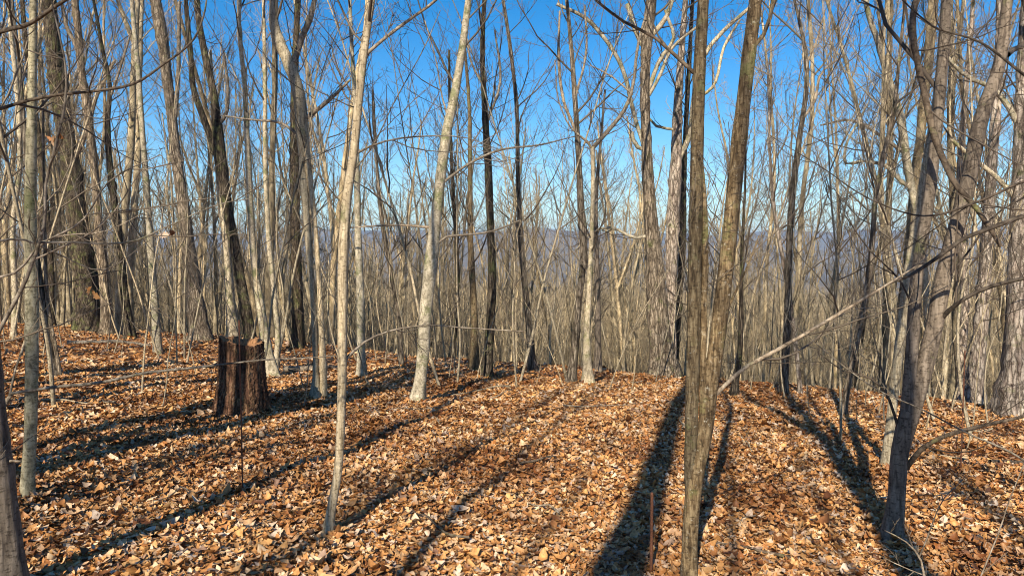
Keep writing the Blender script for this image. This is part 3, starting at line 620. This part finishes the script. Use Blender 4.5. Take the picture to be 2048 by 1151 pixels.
shrub('understory_tree', 'near twisted brown stem at the left with crossing branches and dead leaves', B_LIMB,
      [(2.7, .0, [(-60, 900, 16), (-10, 680, 13), (58, 545, 11), (78, 490, 10), (92, 440, 9), (95, 360, 9), (110, 300, 8), (128, 235, 8), (136, 150, 6), (120, 60, 5), (105, 0, 4)]),
       (2.7, .3, [(78, 485, 7), (150, 485, 6), (200, 488, 5), (260, 484, 5), (340, 450, 4), (450, 405, 3), (520, 395, 2)]),
       (2.7, .2, [(-40, 560, 8), (30, 545, 7), (78, 490, 6), (160, 445, 5), (215, 365, 4), (320, 310, 3)]),
       (2.7, .2, [(66, 520, 6), (110, 500, 5), (190, 460, 4), (290, 330, 3)]),
       (2.7, .5, [(-40, 490, 7), (40, 478, 6), (110, 505, 5), (200, 540, 4), (300, 480, 2)])],
      (-2.6, 2.7), leafs=[(326, 470, 2.9, .055, 1), (340, 466, 2.9, .05, 3), (176, 583, 2.8, .055, 4), (190, 588, 2.8, .05, 1), (112, 285, 2.7, .05, 2), (104, 278, 2.7, .045, 3), (120, 270, 2.7, .04, 1)], twm=TW)
shrub('understory_tree', 'leaning near tree off the left edge whose dark bough sweeps across the upper left', B_LIMBD,
      [(3.4, .0, [(-330, 700, 34), (-300, 500, 30), (-240, 300, 22)]),
       (3.4, .3, [(-250, 330, 16), (-120, 255, 13), (0, 218, 11), (60, 200, 10), (115, 190, 9), (190, 182, 9), (270, 166, 8), (330, 125, 7), (380, 85, 6), (408, 20, 5), (412, -40, 4)]),
       (3.4, -.4, [(-280, 420, 18), (-120, 130, 16), (0, 62, 15), (60, 45, 13), (100, 20, 12), (140, -6, 11), (220, -60, 9)])],
      (-3.3, 3.5), lv=3, tw=.8, twm=TWD, L1=.7)
shrub('arching_branch_sapling', 'long pale whip arching low across the ground in front of the stump', B_LIMB,
      [(4.6, .0, [(10, 800, 12), (20, 785, 10)]), (4.6, .5, [(20, 787, 9), (110, 774, 9), (200, 765, 9), (290, 745, 8), (370, 735, 7), (440, 727, 6), (512, 718, 5), (600, 714, 4), (680, 708, 3)]),
       (4.6, .2, [(20, 790, 7), (30, 740, 6), (45, 700, 5), (62, 655, 4)])], (-3.25, 4.6), lv=2, tw=.5)
shrub('leaning_bough_tree', 'tree off the right edge whose black bough slants down across the shaded pair', B_LIMBD,
      [(4.0, .0, [(2380, 900, 40), (2330, 600, 34), (2280, 400, 28)]),
       (4.0, .2, [(2290, 420, 22), (2170, 420, 18), (2050, 433, 15), (1980, 458, 14), (1930, 478, 13), (1880, 512, 12), (1830, 545, 9), (1770, 570, 6), (1700, 610, 3)]),
       (4.0, .4, [(2290, 300, 12), (2150, 330, 10), (2050, 360, 8), (1960, 400, 7), (1850, 430, 5), (1750, 400, 4), (1640, 330, 3), (1540, 270, 2)]),
       (4.0, .3, [(2300, 250, 12), (2150, 220, 10), (2048, 150, 8), (1950, 80, 6), (1880, 60, 5), (1780, -20, 3)])],
      (4.0, 4.1), lv=3, twm=TWD, tw=.9, L1=.7)
shrub('arching_branch_sapling', 'thin tan whip slanting down to the right in front of the shaded forked tree', B_LIMB,
      [(3.7, .0, [(2090, 960, 7), (2048, 920, 6), (1930, 862, 5), (1840, 815, 4), (1760, 780, 4), (1650, 700, 3), (1580, 640, 2)])], (2.9, 3.75), lv=2, tw=.4)
shrub('twiggy_sapling', 'small pale twiggy sprout in the bottom right corner', B_LIMB,
      [(3.35, .0, [(1850, 1180, 7), (1838, 1110, 6), (1815, 1085, 4), (1770, 1060, 3)]), (3.35, .1, [(1838, 1115, 4), (1860, 1060, 4), (1885, 1000, 3), (1925, 960, 2)]), (3.35, .1, [(1850, 1150, 3), (1800, 1130, 3), (1760, 1110, 2)])], (1.92, 3.35), lv=2, tw=.8, L1=.22)
shrub('twiggy_sapling', 'lone pale whip rising at the right edge near the bottom corner', B_LIMB,
      [(3.6, .0, [(1980, 1110, 4), (2000, 1060, 4), (2020, 1000, 3), (2044, 940, 3), (2090, 800, 2)])], (2.33, 3.7), lv=2, tw=.3, L1=.2)

# ------------------------------------------------------------ stump
g = ground_at(482, 838); Ys = float(g[1]); bz = float(hgt(g[0], Ys + .3)); k_ = Ys / F
base = np.array([at(478, 700, Ys + .3)[0][0], Ys + .3, bz]); st = thing('tree_stump', base, 'rotting reddish-brown tree stump with ragged hollow top, left of centre', 'stump')
r_ = np.random.default_rng(3); NA, NZ = 120, 46
a = np.arange(NA) * 2 * math.pi / NA; Ht = 148 * (Ys + .3) / F
wtop = 42 * (Ys + .3) / F; wbot = 56 * (Ys + .3) / F
fur = np.zeros(NA)
for f_, am in ((9, .35), (14, .4), (23, .5), (37, .4)): fur += am * np.sin(f_ * a + r_.random() * 6.28)
fur = np.abs(fur); fur = fur / fur.max()
top = Ht * (1 + .02 * np.sin(2 * a + .6) + .015 * np.sin(7 * a + 1) * np.sin(2 * a) + .02 * np.convolve(r_.normal(size=NA + 4), np.ones(5) / 7., 'valid')) - .05 * Ht * np.cos(a); left = np.exp(-((np.angle(np.exp(1j * (a - math.radians(195))))) / .9) ** 2)
V = []
for k in range(NZ):
    t = k / (NZ - 1); z = -.12 + (top + .12) * t
    rr = wtop + (wbot - wtop) * (1 - t) ** 2.1
    root_l = 1 + (.55 * np.exp(-t * 7)) * (np.clip(np.sin(3 * a + .9), 0, 1) ** 2 + .5 * left) 
    rad = rr * root_l * (1 + .02 * np.sin(2 * a + 1)) - .013 * fur * (1 + .5 * np.sin(7 * t + 3 * a)) + .007 * np.sin(17 * a + 6 * t) * np.sin(5 * t + 2 * a) + r_.normal(size=NA) * .005
    dx = .03 * math.sin(t * 2.)
    V.append(np.stack([rad * np.cos(a) + dx, rad * np.sin(a), z], 1))
A = Acc(); i = np.arange(NZ - 1)[:, None] * NA; j = np.arange(NA)[None]; j2 = (j + 1) % NA
A.add(np.concatenate(V), np.stack([i + j, i + j2, i + NA + j2, i + NA + j], -1).reshape(-1, 4))
obj('bark', A, STUMP, st)
V2 = []; top_in = V[-1].copy(); 
for k, (sc, dz) in enumerate([(1., -.001), (.86, .0), (.74, -.05), (.5, -.11), (.25, -.13), (.02, -.14)]):
    q_ = top_in.copy(); cx = top_in[:, :2].mean(0); q_[:, :2] = (q_[:, :2] - cx) * sc + cx; q_[:, 2] += dz + (r_.normal(size=NA) * .012 if 0 < k < 5 else 0); V2.append(q_)
A = Acc(); i = np.arange(5)[:, None] * NA
A.add(np.concatenate(V2), np.stack([i + j, i + j2, i + NA + j2, i + NA + j], -1).reshape(-1, 4)); obj('rotten_top', A, ROT, st)

# ------------------------------------------------------------ rusty rods
def rod(px, ytop, ybot, wpx, label, extra=0.):
    gp = ground_at(px, ybot); Y = gp[1]; p, t = at(px, ytop, Y); r = wpx * .5 * t / F
    z0 = float(hgt(p[0], Y)); h = p[2] - z0; zz = np.arange(-.15, h, .012)
    P = np.stack([0 * zz, 0 * zz, zz], 1); R = r * (1 + .10 * (np.arange(len(zz)) % 2)); R = np.concatenate([R, [r * .8, r * .05]]); P = np.concatenate([P, [[0, 0, h], [0, 0, h + .001]]])
    A = Acc(); A.tubes(P[None], R[None], 10)
    return tag(obj('metal_rod', A, RUST), label, 'rod'), (p[0], Y, z0)
o, l = rod(1304, 984, 1150, 6, 'short rusty metal rod standing upright at the bottom, left of the double brown tree'); o.location = l
o, l = rod(478, 640, 985, 2.8, 'tall thin rusty rod standing upright in front of the stump'); o.location = l; 
o, l = rod(1930, 700, 945, 2.6, 'thin brown rod right of the dark forked tree'); o.location = l

REFS = [(-200, 'behind the greenish sapling'), (150, 'behind the massive oak'), (250, 'behind the smooth grey pole'), (345, 'behind the stout oak'), (440, 'behind the stump'), (555, 'behind the crooked tree'),
        (690, 'behind the tan sapling'), (790, 'behind the bright leaning tree'), (905, 'behind the dark peeling tree'), (1010, 'behind the bent grey tree'), (1110, 'behind the wide-forked crest tree'), (1220, 'behind the thick crest oak'),
        (1345, 'behind the front brown pair'), (1460, 'behind the tan forked tree'), (1610, 'left of the shaded forked tree'), (1730, 'behind the shaded forked tree'), (1880, 'among the flaky trunks')]
def ref_of(x, y):
    px = 1024 + F * x / y
    return [r for r in REFS if px >= r[0] or r is REFS[0]][-1][1]
# ------------------------------------------------------------ trees outside the frame whose shadows cross the floor
def plain_tree(x, y, r, H, label, c0=.35, n1=14, L1=1.9, lean=(0, 0), lev=2, wob=.045, mat=None, fork=None, group='trees outside the frame'):
    z = float(hgt(x, y)); root = thing('bare_tree', (x, y, z), label, 'tree', group)
    n_ = 9; P = []; p = np.array([0., 0, -.2]); d = np.array([lean[0], lean[1], 1.])
    for i in range(n_):
        P.append(p.copy()); d = d + rng.normal(size=3) * wob * np.array([1, 1, 0]); d[:2] *= .8; d /= np.linalg.norm(d); p = p + d * H / (n_ - 1)
    r = r * .8
    R = r * np.linspace(1, .2, n_) ** .8
    A, Q, RR = trunk_acc(P, R, .25, 10, .03, .3, 0.); obj('trunk', A, mat or B_OAK, root)
    cr = Acc(); twigs(cr, Q, RR, c0, n1, L1, .9, .12, .003, lev)
    if fork:
        k = int(len(Q) * fork); P2 = [Q[k]]; d = np.array([rng.uniform(-.6, .6), rng.uniform(-.3, .3), 1.])
        for i in range(6): d = d + np.array([0, 0, .2]); d /= np.linalg.norm(d); P2.append(P2[-1] + d * (H * (1 - fork)) / 6)
        A, Q2, R2 = trunk_acc(P2, RR[k] * .8 * np.linspace(1, .2, 7), .25, 8, .03); obj('limb', A, mat or B_OAK, root); twigs(cr, Q2, R2, .1, n1 * .6, L1, .9, .12, .003, lev)
    obj('crown', cr, TW, root); return root
def shadow_caster(px, py, back, r, H, label, **k):
    gp = ground_at(px, py) if py < 1151 else ground_at(px, 1150)
    plain_tree(gp[0] - .2838 * back, gp[1] - back, r, H, label, wob=.014, **k)
OFF = 'tree outside the frame, shadow falling '
shadow_caster(1232, 1140, 6.8, .24, 15, OFF + 'as the widest dark band', c0=.55, n1=8, L1=2.0, fork=.66)
shadow_caster(548, 1130, 5.2, .055, 12, OFF + 'through the foot of the tan sapling', c0=.72, n1=7, L1=1.0)
shadow_caster(850, 1140, 6.0, .07, 12, OFF + 'in the lower middle', c0=.7, n1=8, L1=1.2)
shadow_caster(1040, 1140, 7.5, .04, 11, OFF + 'faintly beside the widest band', c0=.6, n1=10, L1=1.2)
shadow_caster(1784, 1086, 6.2, .19, 12, OFF + 'over the foot of the shaded forked tree', c0=.42, n1=14, L1=2., fork=.5)
shadow_caster(2044, 1060, 6.4, .06, 10, OFF + 'at the lower right edge', c0=.6, n1=8, L1=1.2)
shadow_caster(488, 846, 8.3, .27, 15, OFF + 'against the stump', c0=.5, n1=12, L1=2.2, fork=.6)
shadow_caster(300, 1040, 6.5, .03, 10, OFF + 'as twig mottling at lower left', c0=.25, n1=26, L1=1.8, lev=3)
shadow_caster(1650, 1060, 7.5, .04, 11, OFF + 'as twig mottling at lower right', c0=.3, n1=24, L1=1.8, lev=3)
shadow_caster(150, 1000, 9.5, .05, 12, OFF + 'as mottling at the left edge', c0=.4, n1=24, L1=2.0, lev=3)
shadow_caster(1450, 1000, 8.5, .045, 12, OFF + 'as a branching track past the double brown tree', c0=.3, n1=20, L1=1.6, lev=3)
shadow_caster(800, 960, 8.5, .035, 11, OFF + 'as a twiggy track beyond the tan sapling', c0=.35, n1=20, L1=1.5, lev=3)
shadow_caster(1900, 980, 8.0, .06, 12, OFF + 'as a branching track right of the shaded forked tree', c0=.35, n1=20, L1=1.7, lev=3)
k_ = 0
for (px, py, r, H) in [(300, 840, .10, 14), (300, 778, .11, 15), (250, 735, .14, 16), (640, 800, .12, 15), (100, 800, .12, 15), (70, 850, .05, 12), (430, 760, .08, 14), (480, 735, .12, 16), (150, 700, .15, 16), (350, 712, .10, 16), (700, 775, .07, 13),
                       (200, 670, .15, 17), (520, 880, .04, 12), (860, 740, .10, 15), (60, 720, .1, 15), (40, 760, .09, 14)]:
    gp = ground_at(px, py); bk = 3.
    while not (gp[0] - .2838 * bk < -.74 * (gp[1] - bk) - .5 and gp[0] - .2838 * bk < -.3): bk += .4
    k_ += 1
    plain_tree(gp[0] - .2838 * bk, gp[1] - bk, r, H, ['', 'taller ', 'young ', 'mature ', 'straight '][k_ % 5] + ('thick' if r > .13 else 'slim' if r < .08 else 'medium') + ' tree off the left edge, its shadow crossing the floor ' + ('far ' if py < 745 else 'near ' if py > 820 else '') + ref_of(gp[0], gp[1]), c0=.55, n1=10, L1=2., lev=2, group='trees outside the frame, striping the left floor')
for (x, y, r, H) in [(-14, 8, .16, 17), (-18, 12, .2, 18), (-12, 3, .13, 15), (-20, 18, .18, 18), (-9.5, -4, .2, 18), (-8.5, -9, .22, 19), (3.5, -8, .2, 18), (8, -3, .18, 17), (-15, -2, .2, 18), (10.5, 4, .14, 15), (-22, 5, .2, 18)]:
    plain_tree(x, y, r, H, f'bare tree around the viewpoint, outside the frame, ' + ('well to the left ' if x < -16 else 'left ' if x < -12 else 'just left ' if x < 0 else 'right ') + ('and far ahead' if y > 15 else 'and ahead' if y > 10 else 'and a little ahead' if y > 6 else 'level with it' if y > 0 else 'and a little behind' if y > -5 else 'and far behind'), c0=.4, n1=14, L1=2.3, lev=2)

# ------------------------------------------------------------ background trees: a few kinds, copied one by one
def proto_tree(H, r, forked, seed, dark=False, thin=False, L=None, lod=0):
    global rng
    rng = np.random.default_rng(seed)
    n_ = 10; P = []; p = np.array([0., 0, -.3]); d = np.array([rng.normal() * .03, rng.normal() * .03, 1.])
    for i in range(n_):
        P.append(p.copy()); d = d + rng.normal(size=3) * .05 * np.array([1, 1, 0]); d[2] = 1; d /= np.linalg.norm(d); p = p + d * H / (n_ - 1)
    R = r * np.linspace(1, .18, n_) ** .85
    A, Q, RR = trunk_acc(P, R, .6 if not lod else 1.6, 8 if not lod else 5, .04, .3, 0.)
    cr = Acc(); L = L or H * .17
    rm = .0055 if not lod else .014
    if not lod:
        twigs(cr, Q, RR, .32, 20, L, 1.0, .14, rm, 3)
        twigs(cr, Q, RR, .08, 6, L * .35, .6, .05, rm, 2)
    else:
        twigs(cr, Q, RR, .25, 20, L, .85, .14, rm, 3)
    if forked:
        k = int(len(Q) * forked); P2 = [Q[k]]; d = np.array([rng.uniform(-.4, .4), rng.uniform(-.3, .3), 1.])
        for i in range(6): d = d + np.array([0, 0, .25]) + rng.normal(size=3) * .06; d /= np.linalg.norm(d); P2.append(P2[-1] + d * (H * (1 - forked)) / 6)
        B_, Q2, R2 = trunk_acc(P2, RR[k] * .8 * np.linspace(1, .2, 7), .6 if not lod else 1.6, 7 if not lod else 5, .03)
        A.add(B_.v[0], B_.f[0]); twigs(cr, Q2, R2, .15, 10, L * .8, .9 if not lod else .6, .14, rm, 3 if not lod else 2)
    return A, cr
kinds = []
specs = [(17, .11, 0, 0), (15, .08, .45, 0), (19, .13, .5, 0), (16, .075, 0, 0), (18, .11, .35, 1), (13, .06, 0, 0), (20, .15, .4, 1), (14, .065, .6, 0), (16, .09, 0, 1)]
for i, (H, r, fk, dk) in enumerate(specs):
    A, cr = proto_tree(H, r, fk, 100 + i)
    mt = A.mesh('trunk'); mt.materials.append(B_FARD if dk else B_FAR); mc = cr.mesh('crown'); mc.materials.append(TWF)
    kinds.append((mt, mc, dk))
rng = np.random.default_rng(77)
LAB = []
def lean_of(o): return 'leaning left' if o.rotation_euler.y < -.018 else 'leaning right' if o.rotation_euler.y > .018 else 'upright'
placed = []
def try_place(r0, r1, mind, azr=(-41, 41)):
    for _ in range(40):
        a_ = math.radians(rng.uniform(*azr)); r_ = math.sqrt(rng.uniform(r0 ** 2, r1 ** 2)); x, y = r_ * math.sin(a_), r_ * math.cos(a_)
        if all((x - u) ** 2 + (y - v) ** 2 > mind ** 2 for u, v in placed): placed.append((x, y)); return x, y
    return None
KD = ['straight pale', 'forked pale', 'thick forked pale', 'slender pale', 'low-forked dark', 'thin pole-like', 'stout forked dark', 'slim high-forked', 'straight dark']
def put_bg(x, y, ki, s_):
    mt, mc, dk = kinds[ki]
    root = thing('bare_tree', (x, y, float(hgt(x, y))), None, 'tree'); tl = rng.normal(size=2) * .022
    root.rotation_euler = (tl[0], tl[1], rng.uniform(0, 6.28)); root.rotation_mode = 'ZYX'; root.rotation_euler = (tl[0], tl[1], root.rotation_euler.z); root.scale = (s_, s_, s_ * rng.uniform(.9, 1.1))
    r_ = math.hypot(x, y); dist = 'near' if r_ < 30 else 'midslope' if r_ < 44 else 'distant'
    big = 'tall' if s_ > .75 else 'short' if s_ < .5 else 'middling'
    LAB.append((root, f"{big} {KD[ki]} tree {lean_of(root)}, {dist} {ref_of(x, y)}", 1024 + F * x / y))
    for nm, me in (('trunk', mt), ('crown', mc)):
        o = bpy.data.objects.new(nm, me); C.objects.link(o); o.parent = root
for k in range(255):
    if k < 14: q_ = try_place(23, 32, 1.8, (-40, -14)); sc = rng.uniform(.75, 1.1)
    elif k < 34: q_ = try_place(16, 26, 1.6, (19, 40)); sc = rng.uniform(.7, 1.05)
    elif k < 105: q_ = try_place(21, 36, 1.2); sc = rng.uniform(.3, .6)
    else: q_ = try_place(32, 60, 1.0); sc = rng.uniform(.32, .72)
    if q_ is None: continue
    ki = int(rng.integers(0, len(kinds)))
    put_bg(q_[0], q_[1], ki, sc)

# ------------------------------------------------------------ saplings and whips near the crest
def sap_proto(H, r, seed, n1):
    global rng
    rng = np.random.default_rng(seed)
    n_ = 9; P = []; p = np.array([0., 0, -.08]); d = np.array([rng.normal() * .12, rng.normal() * .12, 1.])
    for i in range(n_):
        P.append(p.copy()); d = d + rng.normal(size=3) * .07; d[2] = max(d[2], .8); d /= np.linalg.norm(d); p = p + d * H / (n_ - 1)
    A = Acc(); Q, RR = spline(P, r * np.linspace(1, .2, n_), .15); A.tubes(Q[None], RR[None], 6)
    cr = Acc(); twigs(cr, Q, RR, .25, n1, H * .22, .7, .1, .0028, 2)
    a = A.mesh('stem'); a.materials.append(B_MAPLE); b = cr.mesh('twigs'); b.materials.append(TW)
    return a, b
saps = [sap_proto(h_, r_, 300 + i, n_) for i, (h_, r_, n_) in enumerate([(4.5, .013, 14), (3.2, .009, 10), (5.5, .017, 18), (2.2, .006, 8), (1.4, .005, 6), (6.5, .022, 20), (3.8, .011, 12)])]
rng = np.random.default_rng(5)
SK = ['branchy', 'slim', 'stout twiggy', 'short whippy', 'tiny', 'tall', 'mid-height']
for k in range(200):
    q_ = try_place(11, 17, .3, (-12, 38)) if k >= 150 else try_place(9, 20, .45, (-40, 40)) if k < 80 else try_place(14, 30, .5, (-40, 6)) if k < 120 else try_place(7.5, 14, .5, (18, 40)) if k < 135 else try_place(8, 16, .5, (-40, -10))
    if q_ is None: continue
    x, y = q_
    if y < 11 and -12 < math.degrees(math.atan2(x, y)) < 16: continue
    ki = int(rng.integers(0, len(saps))); a, b = saps[ki]
    root = thing('sapling', (x, y, float(hgt(x, y))), None, 'sapling'); root.rotation_mode = 'ZYX'
    root.rotation_euler = (rng.normal() * .06, rng.normal() * .06, rng.uniform(0, 6.28)); s_ = rng.uniform(.7, 1.25); root.scale = (s_, s_, s_)
    dist = 'nearby' if y < 12 else 'midway' if y < 20 else 'distant'
    rf = ref_of(x, y)
    if y < 12: rf = rf.replace('behind', 'in line with')
    LAB.append((root, f"{SK[ki]} bare sapling {lean_of(root)}, {dist} {rf}", 1024 + F * x / y))
    for nm, me in (('stem', a), ('twigs', b)):
        o = bpy.data.objects.new(nm, me); C.objects.link(o); o.parent = root

by = {}
for o, l, px in LAB: by.setdefault(l, []).append((px, o))
for l, os_ in by.items():
    os_.sort(key=lambda q: q[0]); n_ = len(os_)
    for i, (px, o) in enumerate(os_):
        o['label'] = l if n_ == 1 else ('left one: ' if i == 0 else 'right one: ' if i == n_ - 1 else 'middle one: ' if n_ == 3 else ['', 'second: ', 'third: ', 'fourth: ', 'fifth: '][min(i, 4)]) + l
        o['group'] = 'bare trees of the crowded wood' if o['category'] == 'tree' else 'thin bare saplings near the crest'

# ------------------------------------------------------------ the wood beyond, one mass: instances on points
src = bpy.data.collections.new('wood_sources')
for i, (H, r, fk) in enumerate([(17, .12, .4), (15, .10, 0), (19, .15, .5), (13, .08, 0)]):
    A, cr = proto_tree(H, r, fk, 500 + i, lod=1)
    nt_ = sum(len(f) for f in A.f)
    for v_, f_ in zip(cr.v, cr.f): pass
    off = A.n
    for f_ in cr.f: pass
    base_v = np.concatenate(cr.v); A.v.append(base_v); A.f.extend([f_ + off for f_ in cr.f])
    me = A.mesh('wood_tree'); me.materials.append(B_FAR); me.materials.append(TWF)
    mi = np.zeros(len(me.polygons), np.int32); mi[nt_:] = 1; me.polygons.foreach_set('material_index', mi)
    src.objects.link(bpy.data.objects.new('wood_tree', me))
rng = np.random.default_rng(11)
pts = []
for (r0, r1, n_) in ((28, 70, 850), (60, 140, 2300), (140, 330, 4500), (330, 640, 5500)):
    a_ = np.radians(rng.uniform(-42, 42, n_)); r_ = np.sqrt(rng.uniform(r0 ** 2, r1 ** 2, n_)); x, y = r_ * np.sin(a_), r_ * np.cos(a_)
    pts.append(np.stack([x, y, hgt(x, y)], 1))
pts = np.concatenate(pts)
me = bpy.data.meshes.new('distant_wood'); me.vertices.add(len(pts)); me.vertices.foreach_set('co', pts.astype(np.float32).reshape(-1)); me.update()
dw = bpy.data.objects.new('distant_wood', me); C.objects.link(dw)
tag(dw, 'mass of bare tan trees filling the falling slope and valley beyond the crest', 'wood', kind='stuff')
ng = bpy.data.node_groups.new('wood', 'GeometryNodeTree')
ng.interface.new_socket('Geometry', in_out='INPUT', socket_type='NodeSocketGeometry'); ng.interface.new_socket('Geometry', in_out='OUTPUT', socket_type='NodeSocketGeometry')
gi = ng.nodes.new('NodeGroupInput'); go = ng.nodes.new('NodeGroupOutput')
ci = ng.nodes.new('GeometryNodeCollectionInfo'); ci.inputs['Collection'].default_value = src; ci.inputs['Separate Children'].default_value = True
ip = ng.nodes.new('GeometryNodeInstanceOnPoints'); ip.inputs['Pick Instance'].default_value = True
def rv(t, lo, hi, seed):
    x = ng.nodes.new('FunctionNodeRandomValue'); x.data_type = t; x.inputs['Seed'].default_value = seed
    ins = [s for s in x.inputs if s.name in ('Min', 'Max') and s.enabled]
    ins[0].default_value = lo; ins[1].default_value = hi
    return [s for s in x.outputs if s.enabled][0]
ng.links.new(gi.outputs[0], ip.inputs['Points']); ng.links.new(ci.outputs[0], ip.inputs['Instance'])
ng.links.new(rv('FLOAT_VECTOR', (-.04, -.04, 0), (.04, .04, 6.28), 1), ip.inputs['Rotation'])
ng.links.new(rv('FLOAT', .45, .85, 2), ip.inputs['Scale']); ng.links.new(rv('INT', 0, 3, 3), ip.inputs['Instance Index'])
ng.links.new(ip.outputs[0], go.inputs[0])
md = dw.modifiers.new('wood', 'NODES'); md.node_group = ng

# ------------------------------------------------------------ fallen sticks
rng = np.random.default_rng(21)
for i, (px, py, wd, ln, ang, lab) in enumerate([(1500, 1110, 7, .45, 2.6, 'curled dark fallen twig right of the double brown tree foot'), (900, 990, 4, .5, .4, 'thin fallen twig on leaves below the pale leaning tree'),
        (2030, 935, 10, .5, .1, 'grey fallen stick at the right edge'), (1500, 1045, 4, .4, .7, 'pale straight fallen twig right of the double brown tree'), (300, 900, 4, .5, .3, 'thin fallen twig on the left floor'),
        (620, 745, 14, .9, .5, 'short dark fallen log behind the stump'), (560, 1000, 4, .4, 2.2, 'thin fallen twig left of the tan sapling foot'), (230, 690, 9, 1.8, .1, 'thin fallen branch on the striped floor at left')]):
    gp = ground_at(px, py); t = gp[1]; r = wd * .5 * t / F; n_ = 7; s = np.linspace(-.5, .5, n_) * ln
    X = gp[0] + s * math.cos(ang) + rng.normal(size=n_) * ln * .03; Yy = gp[1] + s * math.sin(ang) + rng.normal(size=n_) * ln * .03
    Z = hgt(X, Yy) + .03 + r
    o3 = np.array([gp[0], gp[1], float(hgt(gp[0], gp[1]))]); A, Q, RR = trunk_acc(np.stack([X, Yy, Z], 1), r * np.linspace(1, .4, n_), .04, 7, .05)
    o = tag(obj('fallen_stick', A, B_LIMB if i % 2 else B_LIMBD, None, o3), lab, 'stick'); o.location = o3

STK = ['short', 'thin', 'crooked', 'forked', 'long thin']
LAB = []
for i in range(46):
    a_ = math.radians(rng.uniform(-37, 37)); r_ = math.sqrt(rng.uniform(3.8 ** 2, 15 ** 2)); x, y = r_ * math.sin(a_), r_ * math.cos(a_)
    ln = rng.uniform(.2, .8) * (1 + r_ * .05); ang = rng.uniform(0, 6.28); n_ = 6; sl = np.linspace(-.5, .5, n_) * ln; rad = rng.uniform(.003, .008) * (1 + r_ * .08)
    X = x + sl * math.cos(ang) + rng.normal(size=n_) * ln * .04; Yy = y + sl * math.sin(ang) + rng.normal(size=n_) * ln * .04
    P_ = np.stack([X, Yy, hgt(X, Yy) + .035 + rad + np.abs(rng.normal(size=n_)) * .02], 1); o3 = np.array([x, y, float(hgt(x, y))])
    A, Q, RR = trunk_acc(P_, rad * np.linspace(1, .4, n_), .05, 6, .05, seed=i)
    P1, R1 = grow(Q[None], RR[None], 3, .3, .95, 45, ln * .4, .02, 4, .12, .0015); A.tubes(P1, R1, 3)
    o = obj('fallen_stick', A, (B_LIMB, B_LIMBD, B_MAPLE)[i % 3], None, o3); tag(o, None, 'stick'); o.location = o3
    LAB.append((o, f"{('brown', 'dark', 'pale')[i % 3]} {STK[int(rng.integers(0, 5))]} fallen twig on the {'near' if r_ < 7 else 'middle' if r_ < 11 else 'far'} leaves {ref_of(x, y).replace('behind', 'in line with')}", 1024 + F * x / y))
by = {}
for o, l, px in LAB: by.setdefault(l, []).append((px, o))
for l, os_ in by.items():
    os_.sort(key=lambda q: q[0])
    for i, (px, o) in enumerate(os_): o['label'] = l if len(os_) == 1 else ('left one: ' if i == 0 else 'right one: ') + l; o['group'] = 'fallen twigs on the leaf litter'

for o in S.objects:
    l = o.get('label')
    if l:
        for a_, b_ in (('bare ', ''), (' tree leaning', ' leaning'), (' tree upright', ' upright'), (' its shadow falling', ' shadow falling'), (' its shadow crossing', ' shadow crossing'), ('pale bare', 'pale'), ('crossing the floor', 'crossing floor'), ('falling as the', 'as the'), ('outside the frame,', 'out of frame,'), ('in line with the', 'by the')):
            if len(l.replace('-', ' ').split()) > 16: l = l.replace(a_, b_)
        o['label'] = l

# ------------------------------------------------------------ haze
HZ = Acc(); x0, x1, z0, z1 = -14500, 14500, -200, 330
v = [(x, y, z) for z in (z0, z1) for y in (x0, x1) for x in (x0, x1)]
HZ.add(v, [(0, 2, 3, 1), (4, 5, 7, 6), (0, 1, 5, 4), (2, 6, 7, 3), (0, 4, 6, 2), (1, 3, 7, 5)])
hm = bpy.data.materials.new('haze'); hm.use_nodes = True; hn = hm.node_tree; hn.nodes.clear()
pv = hn.nodes.new('ShaderNodeVolumePrincipled'); pv.inputs['Color'].default_value = (.42, .66, 1., 1); pv.inputs['Density'].default_value = .00008; pv.inputs['Anisotropy'].default_value = 0.
ho = hn.nodes.new('ShaderNodeOutputMaterial'); hn.links.new(pv.outputs[0], ho.inputs['Volume'])
hz = obj('haze', HZ, hm, smooth=False); hz['kind'] = 'stuff'
print('TRIS', sum(len(m.loops) - 2 * len(m.polygons) for m in bpy.data.meshes))
